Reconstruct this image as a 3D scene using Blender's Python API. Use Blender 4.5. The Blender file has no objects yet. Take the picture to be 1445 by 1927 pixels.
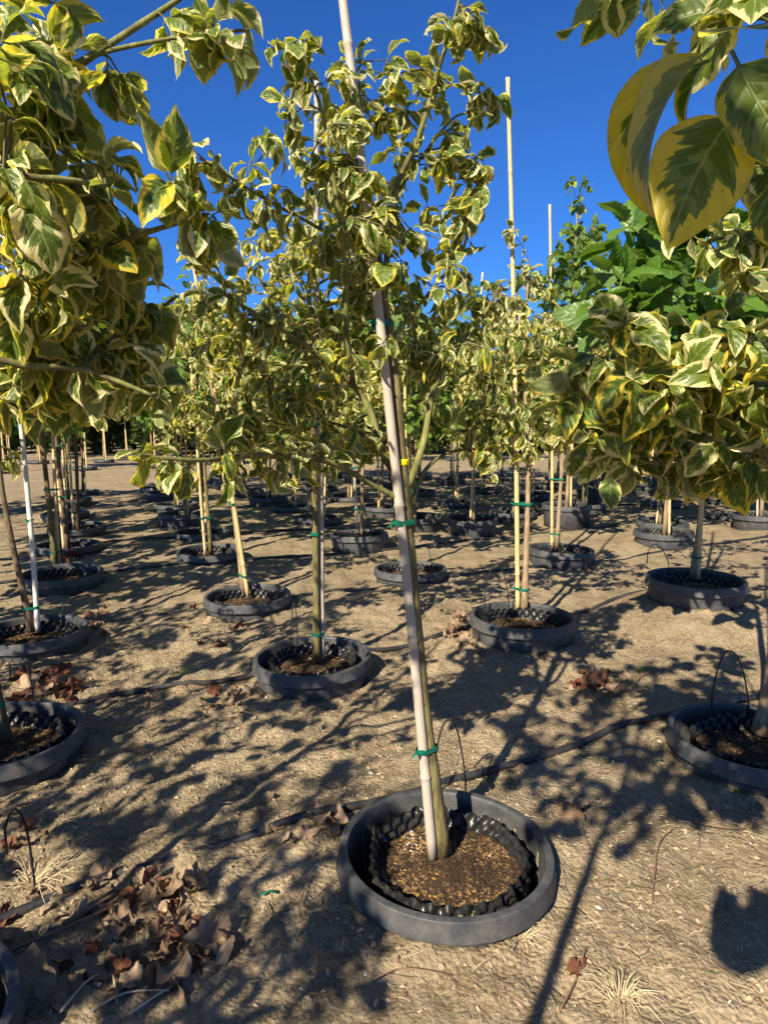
import bpy, math, random
import numpy as np
from mathutils import Vector, Matrix

# ------------------------------------------------------------------ camera, sky, sun, exposure
SC = bpy.context.scene
COL = SC.collection
CH, PITCH, F = 1.07, math.radians(7.92), 1250.0          # camera height, downward pitch, focal length in photo pixels
cam_d = bpy.data.cameras.new('camera'); cam = bpy.data.objects.new('camera', cam_d); COL.objects.link(cam)
cam.location = (0, 0, CH); cam.rotation_euler = (math.pi/2 - PITCH, 0, 0)
cam_d.sensor_fit = 'VERTICAL'; cam_d.sensor_height = 36; cam_d.sensor_width = 27; cam_d.lens = F/1927*36
cam_d.clip_start = .02; cam_d.clip_end = 2000
SC.camera = cam
SUN_EL, SUN_AZ = math.radians(37), math.radians(29)      # shadows run forward and to the right
world = bpy.data.worlds.new('World'); SC.world = world; world.use_nodes = True
wn = world.node_tree; bg = wn.nodes['Background']
sky = wn.nodes.new('ShaderNodeTexSky'); sky.sky_type = 'NISHITA'; sky.sun_disc = False
sky.sun_elevation = SUN_EL; sky.sun_rotation = SUN_AZ + math.pi
sky.altitude = 900; sky.air_density = 1.0; sky.dust_density = .0; sky.ozone_density = 5.0
smx = wn.nodes.new('ShaderNodeMix'); smx.data_type = 'RGBA'; smx.blend_type = 'MULTIPLY'; smx.inputs[0].default_value = 1; smx.inputs[7].default_value = (.36, .82, 1.45, 1)
wn.links.new(sky.outputs[0], smx.inputs[6]); wn.links.new(smx.outputs[2], bg.inputs[0]); bg.inputs[1].default_value = .050
sl = bpy.data.lights.new('sun', 'SUN'); sl.energy = 5.0; sl.angle = math.radians(.5); sl.color = (1, .91, .74)
sun = bpy.data.objects.new('sun', sl); COL.objects.link(sun)
SUND = Vector((math.sin(SUN_AZ)*math.cos(SUN_EL), math.cos(SUN_AZ)*math.cos(SUN_EL), -math.sin(SUN_EL)))
sun.rotation_euler = SUND.to_track_quat('-Z', 'Y').to_euler(); sun.location = (-3, -5, 6)
vs = SC.view_settings; vs.view_transform = 'Standard'; vs.look = 'None'; vs.exposure = 1.08; vs.gamma = 1
SC.cycles.use_denoising = True; SC.cycles.use_light_tree = False; SC.cycles.adaptive_threshold = .02
SC.cycles.max_bounces = 5; SC.cycles.diffuse_bounces = 3; SC.cycles.glossy_bounces = 2; SC.cycles.transmission_bounces = 4
SC.cycles.sample_clamp_indirect = 6
R = random.Random(7)
NR = np.random.RandomState(11)
UP = Vector((0, 0, 1))

def at(px, py, Y):
    """the point on the vertical plane at ground distance Y that a photo pixel looks at"""
    dx, dy = (px-722.5)/F, -(py-963.5)/F
    d = Vector((dx, math.cos(PITCH)+dy*math.sin(PITCH), -math.sin(PITCH)+dy*math.cos(PITCH)))
    return Vector((0, 0, CH)) + d*(Y/d.y)
def project(p):
    x, y, z = p[0], p[1], p[2]-CH
    zc = y*math.cos(PITCH) - z*math.sin(PITCH); yc = y*math.sin(PITCH) + z*math.cos(PITCH)
    if zc < .05: return None
    return 722.5+F*x/zc, 963.5-F*yc/zc, zc

# ------------------------------------------------------------------ materials
class NT:
    def __init__(s, name):
        s.m = bpy.data.materials.new(name); s.m.use_nodes = True; s.t = s.m.node_tree
        s.t.nodes.clear(); s.out = s.t.nodes.new('ShaderNodeOutputMaterial')
    def n(s, typ, **kw):
        nd = s.t.nodes.new(typ)
        for k, v in kw.items(): setattr(nd, k, v)
        return nd
    def put(s, sock, v):
        if v is None: return
        if hasattr(v, 'is_output'): s.t.links.new(v, sock)
        else: sock.default_value = (*v, 1) if isinstance(v, tuple) and len(v) == 3 and len(sock.default_value) == 4 else v
    def math(s, op, a, b=None, c=None, clamp=False):
        nd = s.n('ShaderNodeMath', operation=op, use_clamp=clamp)
        for i, v in enumerate((a, b, c)): s.put(nd.inputs[i], v)
        return nd.outputs[0]
    def mix(s, f, a, b, mode='MIX'):
        nd = s.n('ShaderNodeMix', data_type='RGBA', blend_type=mode)
        s.put(nd.inputs[0], f); s.put(nd.inputs[6], a); s.put(nd.inputs[7], b)
        return nd.outputs[2]
    def sstep(s, x, lo, hi, a=0., b=1.):
        nd = s.n('ShaderNodeMapRange', interpolation_type='SMOOTHSTEP')
        for i, v in enumerate((x, lo, hi, a, b)): s.put(nd.inputs[i], v)
        return nd.outputs[0]
    def noise(s, vec, scale, detail=4, rough=.55):
        nd = s.n('ShaderNodeTexNoise'); s.put(nd.inputs['Vector'], vec)
        nd.inputs['Scale'].default_value = scale; nd.inputs['Detail'].default_value = detail; nd.inputs['Roughness'].default_value = rough
        return nd.outputs[0]
    def vor(s, vec, scale, out=0):
        nd = s.n('ShaderNodeTexVoronoi'); s.put(nd.inputs['Vector'], vec); nd.inputs['Scale'].default_value = scale
        return nd.outputs[out]
    def xyz(s, x, y, z):
        nd = s.n('ShaderNodeCombineXYZ')
        for i, v in enumerate((x, y, z)): s.put(nd.inputs[i], v)
        return nd.outputs[0]
    def sep(s, v):
        nd = s.n('ShaderNodeSeparateXYZ'); s.put(nd.inputs[0], v); return nd.outputs
    def coord(s, which='Object'): return s.n('ShaderNodeTexCoord').outputs[which]
    def pos(s): return s.n('ShaderNodeNewGeometry').outputs['Position']
    def bump(s, h, strength, dist):
        nd = s.n('ShaderNodeBump'); nd.inputs['Strength'].default_value = strength; nd.inputs['Distance'].default_value = dist
        s.put(nd.inputs['Height'], h); return nd.outputs[0]
    def bsdf(s, col, rough=.6, spec=.3, normal=None, metal=0):
        nd = s.n('ShaderNodeBsdfPrincipled')
        s.put(nd.inputs['Base Color'], col); s.put(nd.inputs['Roughness'], rough)
        nd.inputs['Specular IOR Level'].default_value = spec; nd.inputs['Metallic'].default_value = metal
        if normal is not None: s.put(nd.inputs['Normal'], normal)
        return nd.outputs[0]
    def fin(s, sh): s.t.links.new(sh, s.out.inputs[0]); return s.m

def leaf_nodes(t):
    u, v, _ = t.sep(t.n('ShaderNodeUVMap').outputs[0])
    a = t.n('ShaderNodeAttribute', attribute_name='rnd').outputs['Fac']
    r = t.math('FRACT', t.math('ADD', a, t.n('ShaderNodeObjectInfo').outputs['Random']))
    s = t.math('SUBTRACT', t.math('MULTIPLY', u, 2.), 1.)
    side = t.math('SIGN', s); m = t.math('ABSOLUTE', s)
    w = t.math('SUBTRACT', v, t.math('MULTIPLY', t.math('POWER', m, 1.25), .30))      # follows the arching side veins
    r2 = t.math('FRACT', t.math('MULTIPLY', r, 17.31)); r3 = t.math('FRACT', t.math('MULTIPLY', r, 57.77)); r4 = t.math('FRACT', t.math('MULTIPLY', r, 131.3))
    return u, v, r, r2, r3, r4, side, m, w
def leaf_shader(t, col, trans_tint, tfac, rough, spec, w, m, vein=.5, gain=1.5):
    vb = t.math('POWER', t.math('ABSOLUTE', t.math('SINE', t.math('MULTIPLY', w, 19.))), .5)
    mid = t.sstep(m, .0, .07)
    h = t.math('MULTIPLY', t.math('MULTIPLY', vb, mid), 1.)
    nrm = t.bump(h, vein, .0022)
    p = t.bsdf(col, rough, spec, nrm)
    tr = t.n('ShaderNodeBsdfTranslucent'); t.put(tr.inputs[0], t.mix(1., col, tuple(gain*c for c in trans_tint), 'MULTIPLY')); t.put(tr.inputs[1], nrm)
    ms = t.n('ShaderNodeMixShader'); ms.inputs[0].default_value = tfac
    t.t.links.new(p, ms.inputs[1]); t.t.links.new(tr.outputs[0], ms.inputs[2])
    return t.fin(ms.outputs[0])

def mat_variegated(name, thr0, yellow, tan):
    t = NT(name); u, v, r, r2, r3, r4, side, m, w = leaf_nodes(t)
    n1 = t.noise(t.xyz(t.math('MULTIPLY', w, 7.), t.math('MULTIPLY_ADD', side, 3.3, t.math('MULTIPLY', r, 90.)), t.math('MULTIPLY', m, .9)), 1., 3, .65)
    thr = t.math('ADD', t.math('MULTIPLY_ADD', t.math('SUBTRACT', n1, .5), 1.7, thr0), t.math('MULTIPLY', t.math('SUBTRACT', r2, .5), .35))
    tipf = t.math('SUBTRACT', thr, t.sstep(v, .62, .98, 0., .5))
    rim = t.sstep(t.math('SUBTRACT', m, tipf), -.04, .05)                # 1 on the pale margin
    n2 = t.noise(t.xyz(t.math('MULTIPLY', w, 9.), t.math('MULTIPLY_ADD', side, 5.1, t.math('MULTIPLY', r, 40.)), t.math('MULTIPLY', m, 1.5)), 1., 2, .5)
    green = t.mix(t.sstep(n2, .52, .60), t.mix(r3, (.060, .100, .009), (.120, .170, .014)), (.20, .26, .070))
    zone = t.math('MULTIPLY', t.sstep(t.math('SUBTRACT', m, t.math('SUBTRACT', tipf, t.math('MULTIPLY', n2, .55))), -.03, .10), t.math('MULTIPLY_ADD', r4, .55, .30))
    green = t.mix(zone, green, (.17, .235, .050))
    cream = t.mix(t.sstep(r4, 1-yellow-.06, 1-yellow+.06), t.mix(r2, (.76, .68, .38), (.68, .62, .22)), (.74, .58, .05))
    cream = t.mix(t.math('MULTIPLY', t.sstep(r3, .90, .97), .55), cream, (.58, .32, .25))
    mott = t.noise(t.xyz(t.math('MULTIPLY', u, 3.), t.math('MULTIPLY_ADD', v, 4., t.math('MULTIPLY', r, 33.)), r), 2.2, 4, .6)
    cream = t.mix(t.sstep(mott, .48, .78, 0., .40), cream, (.55, .45, .19))
    edge = t.math('MULTIPLY', t.sstep(t.math('ADD', m, t.math('MULTIPLY', mott, .5)), 1.12, 1.38), tan)
    col = t.mix(rim, green, cream)
    blot = t.sstep(t.noise(t.xyz(t.math('MULTIPLY', u, 5.), t.math('MULTIPLY_ADD', v, 7., t.math('MULTIPLY', r, 71.)), r2), 1.6, 5, .7), .63, .70, 0., .55)
    col = t.mix(blot, col, (.33, .22, .08))
    col = t.mix(edge, col, (.30, .17, .09))
    vl = t.math('SUBTRACT', 1., t.sstep(t.math('ABSOLUTE', t.math('SINE', t.math('MULTIPLY', w, 19.))), .02, .14))
    col = t.mix(t.math('MULTIPLY', vl, .22), col, (.40, .40, .15))
    midrib = t.math('MULTIPLY', t.math('SUBTRACT', 1., t.sstep(m, .015, .05)), .55)
    col = t.mix(midrib, col, (.34, .36, .14))
    back = t.n('ShaderNodeNewGeometry').outputs['Backfacing']
    col = t.mix(t.math('MULTIPLY', back, .35), col, (.42, .42, .24))
    return leaf_shader(t, col, (1., .97, .22), .46, .42, .45, w, m, .35)
def mat_green(name, c0, c1, yel=.04):
    t = NT(name); u, v, r, r2, r3, r4, side, m, w = leaf_nodes(t)
    mott = t.noise(t.xyz(t.math('MULTIPLY', u, 3.), t.math('MULTIPLY_ADD', v, 4., t.math('MULTIPLY', r, 33.)), r), 2., 4, .6)
    col = t.mix(t.math('MULTIPLY_ADD', mott, .6, t.math('MULTIPLY', r2, .5)), c0, c1)
    col = t.mix(t.math('MULTIPLY', t.sstep(r3, 1-yel, 1-yel+.04), .8), col, (.50, .36, .05))
    vl = t.math('SUBTRACT', 1., t.sstep(t.math('ABSOLUTE', t.math('SINE', t.math('MULTIPLY', w, 19.))), .03, .2))
    col = t.mix(t.math('MULTIPLY', vl, .25), col, (.16, .23, .06))
    midrib = t.math('MULTIPLY', t.math('SUBTRACT', 1., t.sstep(m, .02, .05)), .6)
    col = t.mix(midrib, col, (.26, .33, .10))
    back = t.n('ShaderNodeNewGeometry').outputs['Backfacing']
    col = t.mix(t.math('MULTIPLY', back, .4), col, (.16, .23, .10))
    return leaf_shader(t, col, (1., 1.05, .3), .32, .40, .4, w, m, .6, 1.7)
def mat_dead(name, c0, c1, c2):
    t = NT(name); oi = t.n('ShaderNodeObjectInfo').outputs['Random']
    a = t.n('ShaderNodeAttribute', attribute_name='rnd').outputs['Fac']
    r = t.math('FRACT', t.math('ADD', oi, a))
    nz = t.noise(t.coord(), 40, 4, .6)
    col = t.mix(r, c0, c1); col = t.mix(t.sstep(nz, .4, .7, 0., .8), col, c2)
    u, v, _ = t.sep(t.n('ShaderNodeUVMap').outputs[0])
    rib = t.math('ABSOLUTE', t.math('SINE', t.math('MULTIPLY', u, 15.7)))
    nrm = t.bump(t.math('ADD', t.math('POWER', rib, .4), nz), .6, .003)
    p = t.bsdf(col, .7, .2, nrm); tr = t.n('ShaderNodeBsdfTranslucent'); t.put(tr.inputs[0], col)
    ms = t.n('ShaderNodeMixShader'); ms.inputs[0].default_value = .18
    t.t.links.new(p, ms.inputs[1]); t.t.links.new(tr.outputs[0], ms.inputs[2]); return t.fin(ms.outputs[0])
def mat_bark(name, c0, c1, c2, sc=30.):
    t = NT(name); x, y, z = t.sep(t.coord())
    vec = t.xyz(x, y, t.math('MULTIPLY', z, .25))
    n = t.noise(vec, sc*2.5, 5, .65); n2 = t.noise(t.coord(), sc*.35, 3)
    col = t.mix(t.sstep(n, .35, .65), c0, c1); col = t.mix(t.sstep(n2, .5, .68), col, c2)
    return t.fin(t.bsdf(col, .8, .2, t.bump(n, .5, .003)))
def mat_bamboo(name, c0, c1, dirt):
    t = NT(name); x, y, z = t.sep(t.coord()); rnd = t.n('ShaderNodeObjectInfo').outputs['Random']
    n = t.noise(t.xyz(t.math('MULTIPLY', x, 8.), t.math('MULTIPLY', y, 8.), t.math('MULTIPLY', z, .35)), 14., 4, .6)
    n2 = t.noise(t.coord(), 9., 4, .6)
    col = t.mix(t.math('ADD', t.math('MULTIPLY', n, .8), t.math('MULTIPLY', t.math('SUBTRACT', rnd, .5), .5)), c0, c1)
    col = t.mix(t.sstep(n2, .52, .72, 0., .7), col, dirt)
    return t.fin(t.bsdf(col, .5, .35, t.bump(n, .15, .002)))
def mat_plastic(name, c, dust, rough, amt):
    t = NT(name); n = t.noise(t.coord(), 18., 5, .65); n2 = t.noise(t.coord(), 140., 3, .6)
    col = t.mix(t.sstep(t.math('MULTIPLY_ADD', n2, .3, n), .45, .95, 0., amt), c, dust)
    return t.fin(t.bsdf(col, t.math('MULTIPLY_ADD', n, .25, rough), .45, t.bump(n2, .12, .001)))
def mat_plain(name, c, rough=.6, var=.25, sc=25.):
    t = NT(name); n = t.noise(t.coord(), sc, 4, .6)
    return t.fin(t.bsdf(t.mix(n, tuple(x*(1-var) for x in c), tuple(min(1, x*(1+var)) for x in c)), rough, .3))
def mat_chips(name, cols):
    t = NT(name); a = t.n('ShaderNodeAttribute', attribute_name='rnd').outputs['Fac']
    rp = t.n('ShaderNodeValToRGB'); rp.color_ramp.interpolation = 'CONSTANT'
    el = rp.color_ramp.elements
    while len(el) < len(cols): el.new(.5)
    for e, (p, c) in zip(el, cols): e.position = p; e.color = (*c, 1)
    t.put(rp.inputs[0], a)
    return t.fin(t.bsdf(rp.outputs[0], .8, .2))
def mat_soil():
    t = NT('dry_clay_soil'); P = t.pos()
    big = t.noise(P, .9, 5, .6); mid = t.noise(P, 7., 6, .62); fine = t.noise(P, 55., 6, .7); grit = t.noise(P, 260., 3, .7)
    col = t.mix(t.sstep(mid, .32, .70), (.190, .136, .078), (.315, .242, .148))
    col = t.mix(t.sstep(fine, .36, .70, 0., .75), col, (.42, .332, .210))
    col = t.mix(t.sstep(big, .55, .75, 0., .5), col, (.20, .125, .060))
    moss = t.math('MULTIPLY', t.sstep(t.noise(P, 2.3, 5, .7), .60, .74), .45)
    col = t.mix(moss, col, (.115, .115, .028))
    peb = t.vor(P, 95.); col = t.mix(t.math('MULTIPLY', t.math('SUBTRACT', 1., t.sstep(peb, .10, .20)), t.sstep(t.noise(P, 31., 2), .54, .62)), col, (.46, .38, .26))
    col = t.mix(t.sstep(grit, .56, .74, 0., .5), col, (.13, .085, .045))
    crack = t.n('ShaderNodeTexVoronoi', feature='DISTANCE_TO_EDGE'); wv = t.n('ShaderNodeVectorMath', operation='ADD')
    t.put(wv.inputs[0], P); cn = t.n('ShaderNodeTexNoise'); cn.inputs['Scale'].default_value = 9.; t.put(cn.inputs['Vector'], P)
    vm = t.n('ShaderNodeVectorMath', operation='SCALE'); t.put(vm.inputs[0], cn.outputs[1]); vm.inputs['Scale'].default_value = .12
    t.put(wv.inputs[1], vm.outputs[0]); t.put(crack.inputs['Vector'], wv.outputs[0]); crack.inputs['Scale'].default_value = 9.
    cr = t.math('MULTIPLY', t.math('SUBTRACT', 1., t.sstep(crack.outputs[0], .0, .035)), t.sstep(t.noise(P, 3.1, 3), .48, .62))
    rough = t.sstep(t.noise(P, 1.6, 4, .6), .36, .62, .25, 1.15)
    h = t.math('ADD', t.math('MULTIPLY', rough, t.math('MULTIPLY_ADD', fine, .9, t.math('MULTIPLY', grit, .30))), t.math('MULTIPLY', mid, .6))
    h = t.math('SUBTRACT', h, t.math('MULTIPLY', cr, .30))
    h = t.math('SUBTRACT', h, t.math('MULTIPLY', peb, .35))
    return t.fin(t.bsdf(col, .92, .1, t.bump(h, 1., .016)))
M = {}
M['var'] = mat_variegated('variegated_leaf', .74, .28, .75)
M['cream'] = mat_variegated('creamy_variegated_leaf', .60, .18, .9)
M['yel'] = mat_variegated('yellow_margined_leaf', .70, .90, .35)
M['dim'] = mat_variegated('greener_variegated_leaf', .68, .12, .6)
M['green'] = mat_green('mid_green_leaf', (.060, .115, .012), (.165, .24, .028))
M['glossy'] = mat_green('glossy_green_leaf', (.040, .105, .010), (.115, .21, .022), .02)
M['dark'] = mat_green('dark_green_leaf', (.022, .045, .010), (.060, .090, .020), .02)
M['dead'] = mat_dead('dry_brown_leaf', (.24, .155, .090), (.50, .37, .25), (.20, .115, .060))
M['dead_red'] = mat_dead('dry_russet_leaf', (.15, .050, .028), (.24, .115, .06), (.08, .03, .02))
M['fallen'] = mat_dead('fallen_yellow_leaf', (.45, .42, .10), (.50, .44, .16), (.30, .30, .06))
M['bark'] = mat_bark('olive_bark', (.085, .065, .028), (.19, .155, .060), (.20, .18, .07))
M['bark_tan'] = mat_bark('tan_bark', (.20, .135, .075), (.36, .26, .15), (.27, .21, .12))
M['bark_dark'] = mat_bark('dark_bark', (.085, .055, .035), (.17, .115, .075), (.14, .11, .06))
M['limb'] = mat_bark('green_limb_bark', (.12, .125, .035), (.23, .22, .075), (.10, .075, .035), 45)
M['twig'] = mat_plain('twig_bark', (.10, .085, .035), .7, .4)
M['bam'] = mat_bamboo('yellow_bamboo', (.52, .36, .15), (.66, .50, .26), (.34, .24, .12))
M['bam_pale'] = mat_bamboo('weathered_pale_bamboo', (.35, .29, .225), (.46, .395, .32), (.22, .17, .12))
M['bam_white'] = mat_bamboo('whitened_bamboo', (.60, .55, .49), (.72, .68, .62), (.42, .37, .30))
M['tape'] = mat_plain('green_tie_tape', (.004, .115, .070), .4, .25)
M['tag'] = mat_plain('yellow_tape', (.75, .55, .01), .4, .15)
M['pot'] = mat_plastic('dusty_black_plastic', (.036, .040, .046), (.20, .175, .14), .45, .42)
M['liner'] = mat_plastic('shiny_black_plastic', (.012, .013, .015), (.10, .085, .06), .20, .25)
M['tube'] = mat_plastic('black_poly_tube', (.014, .016, .020), (.15, .125, .09), .32, .35)
M['wire'] = mat_plain('thin_black_tubing', (.015, .015, .017), .4)
M['straw'] = mat_plain('dry_straw', (.52, .42, .25), .7, .3, 60)
M['stick'] = mat_plain('dry_stick', (.20, .12, .065), .8, .4, 40)
M['weed'] = mat_plain('weed_green', (.08, .17, .025), .6, .4, 60)
M['stone'] = mat_chips('pebbles', [(0, (.31, .23, .14)), (.4, (.37, .28, .17)), (.7, (.26, .20, .13)), (.972, (.55, .49, .40))])
M['mix'] = mat_chips('bark_potting_mix', [(0, (.035, .022, .012)), (.34, (.080, .046, .022)), (.56, (.15, .090, .042)), (.76, (.28, .155, .035)), (.85, (.24, .17, .10)), (.955, (.70, .66, .58))])
M['mixbase'] = mat_plain('dark_potting_mix', (.060, .036, .018), .9, .5, 120)
M['soil'] = mat_soil()
M['cloth'] = mat_plain('dark_cloth', (.05, .06, .09), .8)
M['skin'] = mat_plain('skin', (.55, .36, .26), .5, .1)

# ------------------------------------------------------------------ mesh helpers
def mesh_np(name, V, faces, mat, uv=None, rnd=None, smooth=True):
    """faces: list of index arrays, each of shape (n,3) or (n,4)"""
    me = bpy.data.meshes.new(name); V = np.asarray(V, dtype=np.float32)
    faces = [np.asarray(f, dtype=np.int32) for f in faces if len(f)]
    loops = np.concatenate([f.ravel() for f in faces]); tot = np.concatenate([np.full(len(f), f.shape[1], np.int32) for f in faces])
    st = np.concatenate([[0], np.cumsum(tot)[:-1]]).astype(np.int32)
    me.vertices.add(len(V)); me.vertices.foreach_set('co', V.ravel())
    me.loops.add(len(loops)); me.loops.foreach_set('vertex_index', loops)
    me.polygons.add(len(tot)); me.polygons.foreach_set('loop_start', st); me.polygons.foreach_set('loop_total', tot)
    me.polygons.foreach_set('use_smooth', np.full(len(tot), smooth, dtype=bool))
    if uv is not None:
        l = me.uv_layers.new(name='UVMap'); l.data.foreach_set('uv', np.asarray(uv, np.float32)[loops].ravel())
    if rnd is not None:
        a = me.attributes.new('rnd', 'FLOAT', 'POINT'); a.data.foreach_set('value', np.asarray(rnd, np.float32))
    me.materials.append(mat); me.update(calc_edges=True); me.validate()
    return me
class MB:
    """collects tubes, lathes and sheets into one mesh"""
    def __init__(s): s.V = []; s.q = []; s.t = []; s.k = 0; s.r = []
    def add(s, V, quads=(), tris=(), rnd=0.):
        V = np.asarray(V, float).reshape(-1, 3); s.V.append(V); s.r.append(np.full(len(V), rnd))
        if len(quads): s.q.append(np.asarray(quads)+s.k)
        if len(tris): s.t.append(np.asarray(tris)+s.k)
        s.k += len(V)
    def tube(s, pts, rad, n=6, cap=True, rnd=0., flat=1.):
        P = np.array([tuple(p) for p in pts], float); m = len(P)
        rad = np.broadcast_to(np.asarray(rad, float), (m,))
        T = np.gradient(P, axis=0); T /= np.linalg.norm(T, axis=1)[:, None]+1e-9
        ref = np.array([0, 0, 1.]) if abs(T[0][2]) < .8 else np.array([1., 0, 0])
        A = np.cross(T, ref); A /= np.linalg.norm(A, axis=1)[:, None]+1e-9; B = np.cross(T, A)
        th = np.arange(n)*2*math.pi/n
        V = P[:, None]+rad[:, None, None]*(np.cos(th)[None, :, None]*A[:, None]+flat*np.sin(th)[None, :, None]*B[:, None])
        idx = np.arange(m*n).reshape(m, n)
        a = idx[:-1]; b = np.roll(idx, -1, 1)[:-1]; c = np.roll(idx, -1, 1)[1:]; d = idx[1:]
        q = np.stack([a, b, c, d], -1).reshape(-1, 4)
        V = V.reshape(-1, 3); tris = []
        if cap:
            V = np.vstack([V, P[0], P[-1]]); i0, i1 = m*n, m*n+1
            tris = [(i0, (j+1) % n, j) for j in range(n)]+[(i1, (m-1)*n+j, (m-1)*n+(j+1) % n) for j in range(n)]
        s.add(V, q, tris, rnd)
    def lathe(s, prof, n=48, wob=0.):
        m = len(prof); th = np.arange(n)*2*math.pi/n; P = np.array(prof)
        V = np.stack([P[:, 0][:, None]*np.cos(th)*(1+wob*np.cos(2*th+.6)), P[:, 0][:, None]*np.sin(th), np.repeat(P[:, 1][:, None], n, 1)], -1)
        idx = np.arange(m*n).reshape(m, n); a = idx[:-1]; b = np.roll(idx, -1, 1)[:-1]; c = np.roll(idx, -1, 1)[1:]; d = idx[1:]
        s.add(V, np.stack([a, b, c, d], -1).reshape(-1, 4))
    def mesh(s, name, mat, smooth=True, off=None):
        V = np.vstack(s.V)
        if off is not None: V = V-np.array(tuple(off))
        f = ([np.vstack(s.q)] if s.q else [])+([np.vstack(s.t)] if s.t else [])
        return mesh_np(name, V, f, mat, rnd=np.concatenate(s.r), smooth=smooth)
def obj(name, me, parent=None, loc=None, rz=None, sc=None):
    o = bpy.data.objects.new(name, me); COL.objects.link(o)
    if parent is not None: o.parent = parent
    if loc is not None: o.location = loc
    if rz is not None: o.rotation_euler = (0, 0, rz)
    if sc is not None: o.scale = (sc, sc, sc)
    return o
def tag(o, label=None, cat=None, group=None, kind=None):
    for k, v in (('label', label), ('category', cat), ('group', group), ('kind', kind)):
        if v: o[k] = v
    return o
def fbm(x, y, sc, oct=4, seed=0, gain=.5):
    x = np.asarray(x, float)*sc; y = np.asarray(y, float)*sc; out = np.zeros(np.broadcast(x, y).shape); amp = 1.; tot = 0
    for o in range(oct):
        xi = np.floor(x).astype(np.int64); yi = np.floor(y).astype(np.int64); fx = x-xi; fy = y-yi
        fx = fx*fx*(3-2*fx); fy = fy*fy*(3-2*fy)
        def h(a, b):
            n = (a*374761393+b*668265263+(seed+o)*974711) & 0x7fffffff
            n = ((n ^ (n >> 13))*1274126177) & 0x7fffffff
            return ((n ^ (n >> 16)) & 0xffff)/65535.-.5
        v = (h(xi, yi)*(1-fx)+h(xi+1, yi)*fx)*(1-fy)+(h(xi, yi+1)*(1-fx)+h(xi+1, yi+1)*fx)*fy
        out = out+amp*v; tot += amp; amp *= gain; x = x*2.03+17.1; y = y*2.03+5.7
    return out/tot*2

# ------------------------------------------------------------------ where the pots stand
PD = .5                                                     # rim diameter in metres
def pot_at(px, py, W):
    zc = F*PD/W; x = (px-722.5)/F*zc
    hp = zc*(math.sin(PITCH)+(py-963.5)/F*math.cos(PITCH)); z = CH-hp
    y = (zc-hp*math.sin(PITCH))/math.cos(PITCH)
    return [x, y, min(.26, max(.05, z))]
POTS = {}                                                   # (i,j) -> rim centre
MEAS = {(0, 0): (838, 1590, 408), (1, 0): (1416, 1382, 304), (0, 1): (588, 1232, 225), (1, 1): (982, 1157, 198), (2, 1): (1308, 1087, 178), (-1, 1): (1, 1377, 298),
        (0, 2): (466, 1118, 164), (-1, 2): (60, 1183, 198), (1, 2): (772, 1068, 138), (2, 2): (1055, 1031, 124), (3, 2): (1248, 998, 109), (4, 2): (1428, 967, 95),
        (-1, 3): (118, 1076, 145), (0, 3): (396, 1034, 124), (1, 3): (676, 1003, 111), (2, 3): (887, 974, 98), (-1, 4): (128, 1023, 118), (0, 4): (381, 1000, 104),
        (1, 4): (601, 972, 90), (-1, 5): (146, 989, 104), (1, 5): (551, 952, 80), (3, 3): (1066, 948, 92)}
for k, v in MEAS.items(): POTS[k] = pot_at(*v)
A_, B_ = (1.0, .5), (-.44, 1.06)
def grid(i, j): return (.14+i*A_[0]+j*B_[0], 1.41+i*A_[1]+j*B_[1])
for j in range(-1, 11):
    for i in range(-4, 12):
        if (i, j) in POTS: continue
        x, y = grid(i, j); x += R.uniform(-.06, .06); y += R.uniform(-.06, .06)
        if j <= 1 and (i, j) not in ((-1, 0), (-2, 0), (-3, 0), (0, -1), (-1, -1), (-2, -1), (-3, -1), (-2, 1), (-3, 1), (2, 0), (3, 1)): continue
        if j > 1 and (y > 12.5 or x > .62*y+1.0 or -x > .62*y+1.9): continue
        if x < -2.4 and y > 8.6+(x+5)*1.5: continue           # the open alley on the left
        POTS[(i, j)] = [x, y, R.uniform(.06, .12)]
POTS[(0, -1)][:2] = (.66, .36); POTS[(-1, -1)][:2] = (-.42, -.20); POTS[(-1, 0)][:2] = (-.855, .93)
FAR = []
for r_ in range(10):                                         # rows of younger stock past the alley
    for c_ in range(-16, 30):
        x = -9+c_*1.35+r_*(-.6)+R.uniform(-.12, .12); y = 12.6+r_*2.7+c_*.62+R.uniform(-.12, .12)
        if (y < 13.2 and x > -3) or y < 10.5 or abs(x) > .60*y: continue
        if x < -2 and y < 11.2+(x+6.7)*1.6: continue
        FAR.append((x, y))
FAR = sorted((p for p in FAR if p[1] < 20), key=lambda p: p[1])[:230]
PMOUND = [p for p in POTS.values() if p[2] > .12 and p[1] < 6]+[(*POTS[(0, 0)][:2], .128), (*POTS[(1, 0)][:2], .115)]
PXY = np.array([p[:2] for p in POTS.values()])

def gz(x, y, pots=True):
    x = np.asarray(x, float); y = np.asarray(y, float)
    near = np.clip((9-np.hypot(x, y))/6, 0, 1)
    z = .055*fbm(x, y, .55, 3, 3)+.020*fbm(x, y, 2.6, 3, 5)*near
    z = z+(.022*fbm(x, y, 10., 4, 8, .6)+.014*np.clip(fbm(x, y, 24., 3, 9, .6)-.05, 0, 1)*(.4+1.6*np.clip(fbm(x, y, 1.7, 3, 44)+.2, 0, 1))+.010*np.abs(fbm(x, y, 34., 3, 9, .6))-.006)*near
    for (px, py, pz) in PMOUND: z = z+(pz-.095)*np.exp(-(((x-px)**2+(y-py)**2)/.42**2)**1.5)
    if pots:
        for px, py in PXY:
            if py > 9: continue
            d2 = (x-px)**2+(y-py)**2
            z = np.where(d2 < .222**2, -.25, z)
    return z
def gz1(x, y): return float(gz(np.array([x]), np.array([y]), False)[0])

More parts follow.
